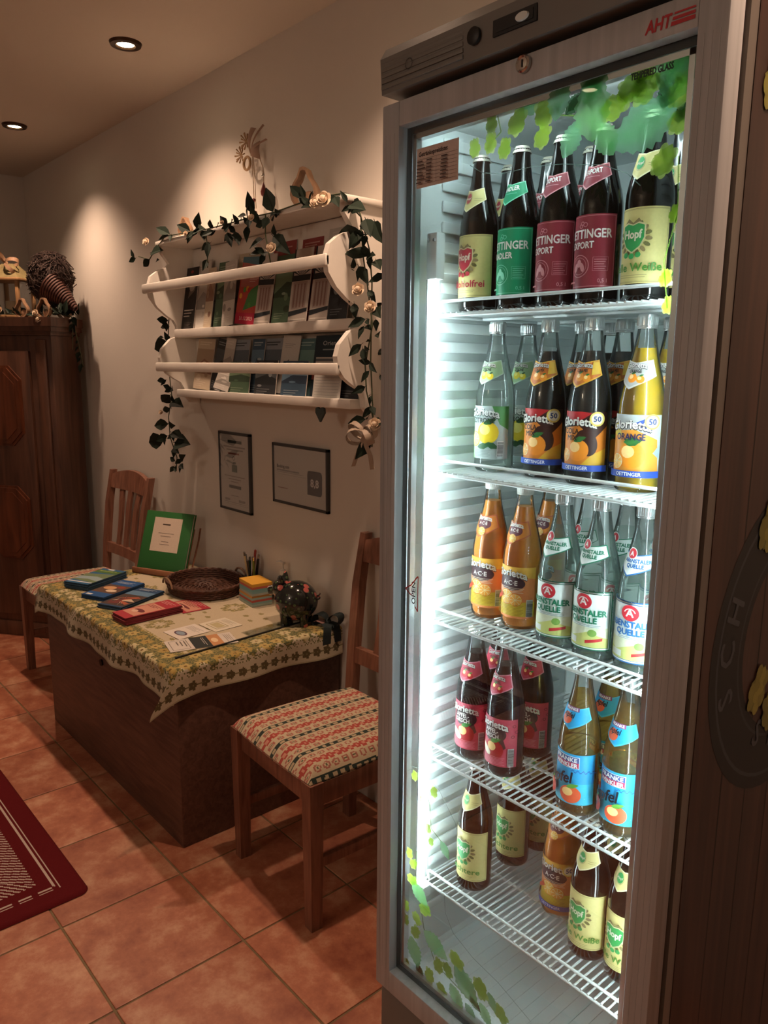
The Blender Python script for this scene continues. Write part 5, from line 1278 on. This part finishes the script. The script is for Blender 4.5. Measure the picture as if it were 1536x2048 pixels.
# ================================================================ picture frames
m_fr = mat('dark steel frame', '#4b4d4e', .4, metal=.4)
m_pane = clear('picture glass', (.98, .98, .98), (.93, .94, .94), 1.45, .03, .5)
def picture(x0, x1, z0, z1, label, art):
    w_, h = x1-x0, z1-z0; f_ = .011; t = thing('picture_frame', label, 'picture', ((x0+x1)/2, 1.6195, z0), 0, 'framed certificates under the wall shelf')
    b = MB()
    for a0, c0, a1, c1 in ((-w_/2, 0, -w_/2+f_, h), (w_/2-f_, 0, w_/2, h), (-w_/2, 0, w_/2, f_), (-w_/2, h-f_, w_/2, h)): b.box(a0, -.0135, c0, a1, 0, c1, .0015)
    b.build('frame', m_fr, t)
    b = MB().box(-w_/2+f_*.6, -.0102, f_*.6, w_/2-f_*.6, -.002, h-f_*.6, col='#e2dfd8'); art.flat(b, frame3((0, -.0103, h/2), (1, 0, 0), (0, 0, 1), (0, -1, 0)), 0, .00008); b.build('certificate', m_paper, t, smooth=0)
    MB().box(-w_/2+f_*.7, -.0133, f_*.7, w_/2-f_*.7, -.0127, h-f_*.7).build('pane', m_pane, t, smooth=0)
a = Art().box(-.095, -.135, .095, .135, .0006, '#8d8d8a'); a.rect(-.05, .118, .06, .130, '#45514f'); a.rect(-.09, .1235, -.055, .1247, '#8d8d8a')
for u0, u1, v in ((-.085, .085, .100), (-.06, .07, .088)): a.rect(u0, v, u1, v+.006, '#a5a19c')
a.rect(-.05, .072, .04, .079, '#a86a62'); a.ring(-.004, .056, .006, .009, '#7d8482'); a.rect(-.02, .0, .022, .03, '#5f7a70'); a.rect(-.012, .032, .012, .042, '#6d7a78')
for k, (u, v) in enumerate(((.08, -.02), (.05, -.032), (.03, -.043))): a.rect(-u, v, u, v+.004, '#b0a39c')
a.rect(-.045, -.068, .05, -.055, '#5c6664'); a.rect(-.03, -.10, .03, -.097, '#a09d98'); a.rect(-.085, -.128, .085, -.1268, '#76787a')
a.rect(-.08, -.122, -.04, -.112, '#a8a6a2'); a.rect(.03, -.122, .08, -.112, '#a8a6a2')
picture(-2.885, -2.640, .908, 1.234, 'upright dark-framed certificate with small print under the wall shelf', a)
a = Art(); a.text('Booking.com', -.145, .022, .013, '#27313a', w=.08, al='L', bold=.0006); a.rect(-.145, .006, .02, .0075, '#8d9296'); a.rect(-.145, -.002, .04, -.0012, '#8d9296')
a.rect(-.145, .0105, -.0, .0165, '#a5a7a6'); a.rect(-.14, -.055, -.075, -.051, '#b08f84')
P = []
for cx_, cz_, a0 in ((.125, .015, 0), (.065, .015, 90), (.065, -.045, 180), (.125, -.045, 270)):
    rr_ = .002 if a0 == 180 else .014
    for k in range(6): P.append((cx_+(.014-rr_)*(1 if a0 in (0, 270) else -1)+rr_*math.cos(R(a0+k*18)), cz_+(.014-rr_)*(1 if a0 in (0, 90) else -1)+rr_*math.sin(R(a0+k*18))))
a.poly(P, '#2c3a46'); a.text('8,8', .095, -.028, .028, '#f2f2f0', w=.048, bold=.0014)
picture(-2.478, -2.130, .990, 1.217, 'wide dark-framed certificate with a rating badge under the wall shelf', a)

# ================================================================ garlands
m_leaf = mat('dark silk leaf', '#1a261c', .65, var=.3, vscale=60, spec=.2)
m_leafd = mat('grey-green silk leaf', '#242f26', .7, var=.3, vscale=60, spec=.2)
m_stem = mat('green wire stem', '#4a5238', .7)
m_rose = mat('cream silk rose', '#d8c3aa', .8, spec=.2)
def leaf_mesh():
    P = [(-.5, 0, 0), (-.32, .17, .05), (-.1, .25, .07), (.17, .155, .04), (.5, 0, -.06), (.17, -.155, .04), (-.1, -.25, .07), (-.32, -.17, .05), (-.25, 0, 0), (0, 0, .0), (.22, 0, -.015)]
    F = [[0, 8, 1], [1, 8, 9, 2], [2, 9, 10, 3], [3, 10, 4], [4, 10, 5], [5, 10, 9, 6], [6, 9, 8, 7], [7, 8, 0]]
    b = MB().add([(x+.5, y, z) for x, y, z in P], F); k = len(b.v); b.add([(x+.5, y, z-.012) for x, y, z in P], [f[::-1] for f in F]); b.tube([(-.12, 0, 0), (.02, 0, 0)], .012, 5)
    return b.mesh('leaf', 30)
lfA, lfB = leaf_mesh(), None
lfA.materials.append(m_leaf); lfB = lfA.copy(); lfB.materials.clear(); lfB.materials.append(m_leafd)
def rose_mesh():
    b = MB().blob((0, 0, .35), .45, .45, .45, 10, 6)
    for ring, n, rr_, h, tl in ((0, 3, .35, .75, .2), (1, 5, .6, .6, .5), (2, 6, .82, .35, .9)):
        for k in range(n):
            q = 2*math.pi*k/n+ring*.5; d = Vector((math.cos(q), math.sin(q), 0)); s_ = Vector((-math.sin(q), math.cos(q), 0)); vs = []
            for i in range(4):
                for j in range(5):
                    u = (j-2)/2; v = i/3; wv = .5*(.5+.5*math.sin(math.pi*(.25+.6*v)))
                    vs.append(d*(rr_*(.35+.5*v)+tl*.25*v*v-.18*u*u*rr_)+s_*(u*wv*.95)+Vector((0, 0, h*v-.12*u*u*v)))
            b.add(vs, [[i*5+j, i*5+j+1, i*5+j+6, i*5+j+5] for i in range(3) for j in range(4)])
    return b.mesh('rose', 60)
rsm = rose_mesh(); rsm.materials.append(m_rose)
def put_leaf(t, p, q, rn, dy=0.0, out=None):
    """leaf from p to q (world), turned so its face looks into the room"""
    p, q = Vector(p), Vector(q); x = q-p; L_ = x.length; x.normalize()
    n = Vector(out or (.55, -.8, .25))+Vector((rn.uniform(-.5, .5), rn.uniform(-.3, .3), rn.uniform(-.5, .5))); n = (n-x*n.dot(x)).normalized(); y = n.cross(x)
    o = link('leaf', lfA if rn.random() < .6 else lfB, None, t); o.matrix_local = frame3(p-Vector(t.location), x*L_, y*L_*rn.uniform(.8, 1.15), n*L_)
def put_rose(t, p, r, d=(.5, -.8, .3)):
    z = Vector(d).normalized(); x = z.orthogonal().normalized(); y = z.cross(x)
    o = link('rose', rsm, None, t); o.matrix_local = frame3(Vector(p)-Vector(t.location), x*r, y*r, z*r)
TOPL = [[-2.927, 2.001, -2.991, 2.028], [-2.942, 1.997, -3.002, 1.991], [-2.761, 1.994, -2.806, 2.015], [-2.708, 1.994, -2.692, 2.039], [-2.67, 1.983, -2.64, 1.959], [-2.735, 1.985, -2.651, 1.987], [-2.722, 1.983, -2.763, 1.967], [-2.607, 1.982, -2.582, 2.002], [-2.559, 1.982, -2.528, 1.989], [-2.488, 1.979, -2.51, 2.007], [-2.466, 1.97, -2.42, 1.984], [-2.42, 1.976, -2.365, 1.98], [-2.364, 1.996, -2.402, 1.998], [-2.354, 1.984, -2.326, 2.012], [-2.316, 1.995, -2.328, 2.052], [-2.292, 1.96, -2.3, 2.006], [-2.2, 1.985, -2.233, 2.051], [-2.191, 1.978, -2.143, 1.974], [-2.23, 1.973, -2.221, 1.941], [-2.251, 1.96, -2.297, 1.955], [-2.201, 1.959, -2.167, 1.972], [-2.032, 2.001, -2.087, 2.041], [-2.033, 1.982, -1.979, 1.969], [-2.006, 1.978, -1.97, 2.004], [-1.877, 1.983, -1.843, 1.955], [-1.818, 1.96, -1.827, 1.985], [-1.81, 1.95, -1.744, 1.933], [-1.787, 1.947, -1.81, 1.932], [-2.489, 1.956, -2.463, 1.915], [-2.444, 1.951, -2.432, 1.926], [-2.411, 1.936, -2.392, 1.908], [-2.355, 1.962, -2.346, 1.917], [-2.202, 1.912, -2.125, 1.86], [-2.263, 1.909, -2.321, 1.891], [-2.264, 1.866, -2.333, 1.87], [-2.264, 1.866, -2.228, 1.854], [-2.623, 1.937, -2.618, 1.892], [-2.639, 1.88, -2.629, 1.846], [-3.099, 1.949, -3.009, 1.95], [-3.117, 1.924, -3.171, 1.905], [-3.056, 1.912, -3.022, 1.913], [-3.263, 1.944, -3.273, 1.973], [-2.512, 1.965, -2.465, 1.976], [-2.583, 1.973, -2.621, 1.96]]
TOPR = [[-3.101, 1.989, 0.017], [-1.904, 1.975, 0.027], [-1.945, 1.972, 0.020], [-2.184, 1.87, 0.020], [-2.762, 1.981, 0.011], [-2.493, 1.987, 0.009], [-2.301, 1.978, 0.013]]
LEFTL = [[-3.075, 1.682, -3.137, 1.688], [-3.102, 1.642, -3.061, 1.656], [-3.128, 1.614, -3.174, 1.605], [-3.083, 1.593, -3.19, 1.566], [-3.129, 1.438, -3.182, 1.433], [-3.077, 1.404, -3.115, 1.415], [-3.069, 1.404, -3.02, 1.397], [-3.087, 1.375, -3.166, 1.342], [-3.074, 1.347, -2.953, 1.337], [-3.093, 1.318, -3.151, 1.308], [-3.115, 1.252, -3.211, 1.239], [-3.107, 1.253, -3.033, 1.249], [-3.162, 1.183, -3.316, 1.156], [-3.086, 1.218, -2.982, 1.202], [-3.058, 1.177, -2.933, 1.182], [-3.128, 1.2, -3.183, 1.176], [-3.076, 1.153, -3.027, 1.134], [-3.017, 1.108, -2.942, 1.133], [-3.019, 1.086, -2.971, 1.075], [-3.075, 1.073, -3.097, 1.046], [-3.065, 1.096, -3.106, 1.108], [-3.084, 1.662, -3.132, 1.656]]
LEFTS = [[-3.075, 1.71], [-3.087, 1.634], [-3.109, 1.565], [-3.095, 1.46], [-3.082, 1.376], [-3.12, 1.281], [-3.112, 1.194], [-3.056, 1.112], [-3.069, 1.052]]
RIGHTL = [[-1.871, 1.983, -1.891, 2.001], [-1.865, 1.967, -1.803, 1.946], [-1.847, 1.965, -1.845, 1.943], [-1.798, 1.918, -1.757, 1.874], [-1.757, 1.906, -1.712, 1.851], [-1.804, 1.876, -1.904, 1.881], [-1.822, 1.892, -1.843, 1.847], [-1.786, 1.815, -1.851, 1.829], [-1.783, 1.811, -1.738, 1.811], [-1.78, 1.822, -1.773, 1.792], [-1.862, 1.785, -1.941, 1.817], [-1.751, 1.801, -1.71, 1.776], [-1.828, 1.79, -1.784, 1.745], [-1.865, 1.766, -1.882, 1.733], [-1.71, 1.754, -1.753, 1.743], [-1.877, 1.718, -1.863, 1.693], [-1.785, 1.72, -1.755, 1.691], [-1.849, 1.686, -1.832, 1.649], [-1.749, 1.669, -1.708, 1.644], [-1.796, 1.638, -1.841, 1.62], [-1.802, 1.619, -1.808, 1.588], [-1.749, 1.636, -1.736, 1.608], [-1.737, 1.598, -1.712, 1.586], [-1.814, 1.566, -1.847, 1.537], [-1.808, 1.554, -1.794, 1.515], [-1.784, 1.573, -1.763, 1.577], [-1.777, 1.512, -1.746, 1.489], [-1.777, 1.489, -1.796, 1.461], [-1.736, 1.546, -1.709, 1.538], [-1.729, 1.478, -1.71, 1.459], [-1.795, 1.442, -1.821, 1.425], [-1.776, 1.416, -1.757, 1.416], [-1.77, 1.385, -1.745, 1.366], [-1.794, 1.345, -1.855, 1.332], [-1.764, 1.346, -1.709, 1.337], [-1.763, 1.283, -1.807, 1.235]]
RIGHTR = [[-1.806, 1.72, 0.022], [-1.752, 1.668, 0.021], [-1.728, 1.334, 0.022]]
RIGHTS = [[-1.871, 1.983], [-1.828, 1.937], [-1.786, 1.834], [-1.773, 1.741], [-1.775, 1.63], [-1.777, 1.516], [-1.771, 1.439], [-1.764, 1.346], [-1.769, 1.263]]
def garland(name, label, leaves, roses, stem, y, seed, loc, grow=1.25):
    rn = random.Random(seed); t = thing(name, label, 'garland', loc); L0 = Vector(loc)
    b = MB()
    for st_ in stem: b.tube([Vector(p)-L0 for p in st_], .0022, 6)
    b.build('stem', m_stem, t)
    for x0, z0, x1, z1 in leaves:
        d1 = rn.uniform(-.03, .0); k = grow
        put_leaf(t, (x0, y, z0), (x0+(x1-x0)*k, y+d1, z0+(z1-z0)*k), rn)
        if rn.random() < .65:
            a_ = rn.uniform(0, 6.28); l_ = rn.uniform(.03, .05); put_leaf(t, (x0, y+.006, z0), (x0+l_*math.cos(a_), y-.01, z0+l_*math.sin(a_)), rn)
    for x, z_, r in roses: put_rose(t, (x, y-.018, z_), r)
    return t
top_stem = [(-3.17, 1.47, 1.93), (-3.09, 1.46, 1.96), (-2.98, 1.452, 1.999), (-2.8, 1.45, 1.992), (-2.65, 1.448, 1.985), (-2.5, 1.45, 1.985), (-2.35, 1.45, 1.987), (-2.2, 1.452, 1.985), (-2.0, 1.46, 1.998), (-1.86, 1.455, 1.99)]
garland('leaf_garland', 'dark leafy garland with small cream roses lying along the top of the wall shelf', TOPL, TOPR, [top_stem, [(-2.65, 1.448, 1.985), (-2.63, 1.445, 1.93), (-2.635, 1.445, 1.85)], [(-2.25, 1.45, 1.985), (-2.24, 1.442, 1.92), (-2.2, 1.44, 1.80)], [(-3.17, 1.47, 1.93), (-3.25, 1.46, 1.95)]], 1.447, 3, (-2.465, 1.455, 1.992))
garland('leaf_garland', 'dark leafy garland hanging down the left side of the wall shelf below its edge', LEFTL, [[-3.14, 1.30, .012]], [[(x, 1.502, z_) for x, z_ in LEFTS]], 1.497, 4, (-3.075, 1.502, 1.71), 1.08)
garland('leaf_garland', 'dark leafy garland with cream roses hanging down the right side of the wall shelf', RIGHTL, RIGHTR, [[(x, 1.502, z_) for x, z_ in RIGHTS], [(x-.012+.02*math.sin(i*2), 1.50, z_-.01) for i, (x, z_) in enumerate(RIGHTS)]], 1.497, 5, (-1.86, 1.502, 1.983))
# ribbon bow under the right garland
m_rib = mat('beige organza ribbon', '#a89684', .5)
t = thing('ribbon_bow', 'beige ribbon bow at the lower end of the right garland', 'bow', (-1.785, 1.49, 1.30))
for d in ((-1, -.2, .35), (1, -.2, .3), (-.7, -.5, -.2), (.8, -.4, -.15)): MB().add(*loop((0, 0, 0), d, (0, -.5, 1), .06, .024)).build('loop', m_rib, t, smooth=180)
MB().blob((0, -.004, 0), .009, .009, .009, 10, 8).build('knot', m_rib, t)
for s in (-1, 1): MB().add(*ribbon([(0, -.003, 0), (s*.012, -.008, -.03), (s*.03, -.006, -.06), (s*.045, -.01, -.10)], .02, (1, 0, .2))).build('tail', m_rib, t, smooth=180)
# bent-wood tulips on the shelf top and the wardrobe
m_bent = wood('pale bent wood', '#8a6a52', '#b08c6c', .55, (20, 20, 3))
def bent_mesh():
    b = MB(); out = []
    for s in (1,):
        n = 18; vs = []; fs = []
        for k in range(n+1):
            q = -.5*math.pi+2*math.pi*k/n; x = .030*math.cos(q)*(1-.35*max(0, math.sin(q))); z_ = .033+.036*math.sin(q)+(.012 if math.sin(q) > .8 else 0)
            for dy in (-.014, .014):
                vs += [(x, dy, max(0, z_)), (x*.84, dy, max(.003, .033+(z_-.033)*.86))]
        for k in range(n):
            a_ = 4*k; c_ = a_+4; fs += [[a_, a_+2, c_+2, c_], [a_+1, c_+1, c_+3, a_+3], [a_, c_, c_+1, a_+1], [a_+2, a_+3, c_+3, c_+2]]
        b.add(vs, fs)
    return b.mesh('hoop', 40)
bent = bent_mesh(); bent.materials.append(m_bent)
m_heart = mat('rusty heart', '#7a4436', .6)
def bentwood(loc, rz, label, s=1.0):
    t = thing('bent_wood_ornament', label, 'ornament', loc, rz, 'bent wood ornaments'); link('hoop', bent, None, t, scale=(s, s, s))
    MB().blob((.008*s, 0, .018*s), .014*s, .008*s, .017*s, 10, 8).build('inner_ball', m_bent, t)
bentwood((-2.90, 1.50, 1.9905), R(25), 'small bent wood ornament at the left on top of the wall shelf', .95)
bentwood((-2.11, 1.51, 1.9905), R(30), 'larger bent wood ornament at the right on top of the wall shelf', 1.5)
# small dark heart hanging below the rack
MB().prism([(0, -.03), (.024, .0), (.022, .014), (.012, .018), (0, .011), (-.012, .018), (-.022, .014), (-.024, 0)], 0, .008, frame3((-2.04, 1.516, 1.352), (1, 0, 0), (0, 0, 1), (0, -1, 0))).build('hanging_heart', mat('dark slate heart', '#33403f', .5))
tag(bpy.data.objects['hanging_heart'], 'small dark heart hanging under the lower board of the wall shelf', 'ornament')

# ================================================================ straw ornament on the wall
m_straw = mat('straw', '#9a7a55', .7, var=.2, vscale=80); m_organ = clear('sheer organza', (.82, .74, .66), (.6, .5, .44), 1.05, .4, 1)
m_tan = mat('tan ribbon', '#8d6f5c', .6); m_redb = mat('dark red bead', '#6a2c26', .3)
t = thing('wall_ornament', 'straw and ribbon ornament with beads hanging on the wall above the shelf', 'ornament', (-2.555, 1.60, 2.25))
L0 = Vector((-2.555, 1.60, 2.25))
def wing(d, L_, w0, w1):
    d = Vector(d).normalized(); sd = d.cross(Vector((0, -1, 0))).normalized(); vs = []; fs = []; n = 8
    for k in range(n+1):
        f_ = k/n; p = d*L_*f_+Vector((0, -.012-.012*math.sin(f_*math.pi), 0)); ww = w0+(w1-w0)*f_
        vs += [p+sd*ww/2, p+Vector((0, -.006*f_, 0)), p-sd*ww/2]
        if k: fs += [[3*k-3, 3*k-2, 3*k+1, 3*k], [3*k-2, 3*k-1, 3*k+2, 3*k+1]]
    off = len(vs); vs += [v+Vector((0, .001, 0)) for v in vs]
    return vs, fs+[[i+off for i in f[::-1]] for f in fs]
for d, L_, w0, w1 in (((.28, 0, 1), .085, .006, .036), ((1, 0, .0), .065, .012, .062), ((1, 0, .85), .12, .004, .007), ((1, 0, .25), .115, .004, .007)): MB().add(*wing(d, L_, w0, w1)).build('ribbon', m_tan, t, smooth=180)
for cx_, cz_ in ((-.06, .005), (-.025, .045)):
    b = MB()
    for k in range(14):
        q = 2*math.pi*k/14; b.tube([(cx_, -.012, cz_), (cx_+.028*math.cos(q), -.018-.006*(k % 2), cz_+.028*math.sin(q))], [.001, .003], 5)
    b.build('straw_flower', m_straw, t)
MB().tube([(-.02+.022*math.cos(q), -.015, -.03+.022*math.sin(q)) for q in [k*2*math.pi/16 for k in range(17)]], .005, 6, caps=False).build('straw_ring', m_straw, t)
for x, z1 in ((.01, -.22), (.075, -.12), (.02, -.19)):
    MB().tube([(x*.6, -.008, -.01), (x, -.008, z1*.5), (x+.004, -.008, z1)], .0013, 5).build('string', m_straw, t)
for x, z_ in ((.012, -.16), (.006, -.185), (.022, -.205)): MB().blob((x, -.009, z_), .006, .006, .008, 8, 6).build('bead', m_redb, t)
MB().lathe([(0, -.03), (.009, -.024), (.011, -.012), (.005, .01), (0, .022)], 12, (.079, -.01, -.13)).build('drop', m_redb, t)
MB().blob((.075, -.009, -.085), .006, .006, .006, 8, 6).build('glass_bead', m_chrome, t)

# ================================================================ on the wardrobe
def wl(s, t_, z_=0):
    """point on the wardrobe top: s along the front from its right corner, t_ back from the front"""
    return (-4.184-.817*s-.577*t_, 1.385-.577*s+.817*t_, WT+z_)
m_lant = wood('pale lantern wood', '#8f6a44', '#b58c60', .6, (10, 10, 2))
t = thing('lantern', 'pale wooden lantern with glass sides and a ribbon bow on top of the wardrobe', 'lantern', wl(.30, .115), wa+R(8))
h = .19
for x in (-.075, .075):
    for y in (-.075, .075): MB().box(x-.009, y-.009, .014, x+.009, y+.009, h, .002).build('post', m_lant, t)
MB().box(-.092, -.092, 0, .092, .092, .015, .003).build('base', m_lant, t); MB().box(-.095, -.095, h, .095, .095, h+.014, .003).build('roof_plate', m_lant, t)
b = MB(); b.add([(-.088, -.088, 0), (.088, -.088, 0), (.088, .088, 0), (-.088, .088, 0), (-.03, -.03, .075), (.03, -.03, .075), (.03, .03, .075), (-.03, .03, .075)], [[0, 1, 5, 4], [1, 2, 6, 5], [2, 3, 7, 6], [3, 0, 4, 7], [4, 5, 6, 7], [3, 2, 1, 0]])
b.build('roof', mat('straw coloured roof', '#7d6f48', .7, var=.15, vscale=40), t, (0, 0, h+.014), smooth=0)
for x0, y0, x1, y1 in ((-.066, -.078, .066, -.075), (-.066, .075, .066, .078), (-.078, -.066, -.075, .066), (.075, -.066, .078, .066)): MB().box(x0, y0, .016, x1, y1, h-.002).build('glass_pane', m_pane, t, smooth=0)
MB().lathe([(0, 0), (.035, 0), (.035, .075), (.012, .074), (0, .070)], 20, (0, 0, .0155)).build('candle', mat('cream candle', '#b8ad92', .6), t)
for d in ((1, -.3, .15), (-.5, -.3, .9), (.7, -.3, -.6)): MB().add(*loop((0, -.035, h+.088), d, (0, -1, .3), .085, .022)).build('ribbon_loop', m_bent, t, smooth=180)
# bound brushwood horn
m_twig = mat('dark twigs', '#33221b', .8, var=.4, vscale=90)
t = thing('brushwood_bundle', 'dark round bundle of bound brushwood twigs on the wardrobe', 'ornament', wl(.068, .125), wa)
b = MB(); rn = random.Random(6)
for k in range(420):
    q = rn.uniform(0, 2*math.pi); f_ = math.acos(rn.uniform(-.35, 1)); d = Vector((math.sin(f_)*math.cos(q), math.sin(f_)*math.sin(q), math.cos(f_)))
    p = Vector((d.x*.115, d.y*.075, .195+d.z*.14)); tg = d.cross(Vector((rn.uniform(-1, 1), rn.uniform(-1, 1), rn.uniform(-1, 1)))).normalized()*rn.uniform(.03, .06); e = d*rn.uniform(-.004, .012)
    b.tube([p-tg, p+e, p+tg*rn.uniform(.6, 1)-d*.004], .0022, 4)
b.blob((0, 0, .19), .108, .068, .133, 20, 14); b.build('twigs', m_twig, t, smooth=30)
b = MB(); n = 15
for k in range(n):
    f_ = k/(n-1); c_ = Vector((.03+.13*f_, -.035, .165-.115*f_)); r_ = .074-.060*f_; ax = Vector((.84, 0, -.55)).normalized(); u_ = ax.orthogonal().normalized(); v_ = ax.cross(u_)
    b.tube([c_+(u_*math.cos(q)+v_*math.sin(q))*r_ for q in [2*math.pi*i/20 for i in range(21)]], .0058, 5, caps=False)
b.build('bound_coil', mat('red-brown willow', '#4f2c22', .6, var=.3, vscale=70), t)
for s_, t_, lb in ((.165, .012, 'pale bent wood ornament on the wardrobe beside the lantern'), (.035, .012, 'pale bent wood ornament in the middle of the wardrobe edge'), (.0, .125, 'pale bent wood ornament at the right corner of the wardrobe')): bentwood(wl(s_, t_), wa+R(10), lb, 1.2)
# garland along the wardrobe edge and down its corner
rn = random.Random(9); loc = wl(.1, .02, .0); t = thing('leaf_garland', 'small leafy garland with orange roses along the wardrobe top and hanging at its corner', 'garland', loc); L0 = Vector(loc)
b = MB(); path = [wl(.42, .03, .012), wl(.3, .015, .02), wl(.16, .02, .014), wl(.05, .02, .02), wl(-.03, .05, .025), wl(-.045, .12, .01), wl(-.048, .16, -.12), wl(-.05, .19, -.25)]
b.tube([Vector(p)-L0 for p in path], .003, 6); b.tube([Vector(p)-L0 for p in (wl(-.045, .12, .01), wl(-.04, .13, -.07), wl(-.041, .12, -.16))], .002, 5); b.build('stem', m_stem, t)
for k in range(34):
    f_ = k/34*5.6; i = int(f_); p = Vector(path[i]).lerp(Vector(path[i+1]), f_-i); d = Vector((rn.uniform(-1, 1), rn.uniform(-1, .1), rn.uniform(-.1, 1) if i < 5 else rn.uniform(-1, .1))).normalized()*rn.uniform(.035, .065)
    put_leaf(t, p, p+d, rn)
for k in range(26):
    p = Vector(wl(-.03+rn.uniform(-.03, .03), .03+.006*k, .02)); d = Vector((rn.uniform(-.6, 1), rn.uniform(-1, .3), rn.uniform(.1, 1))).normalized()*rn.uniform(.045, .075); put_leaf(t, p, p+d, rn)
for k in range(9):
    p = Vector(wl(-.047, .13+.006*k, .01-.03*k)); put_leaf(t, p, p+Vector((rn.uniform(-.01, .05), rn.uniform(-.03, .0), rn.uniform(-.06, -.02))), rn)
for s_, z_ in ((.35, .03), (.27, .035), (.06, .02), (.045, -.012)): put_rose(t, Vector(wl(s_, -.022, z_)), .02)
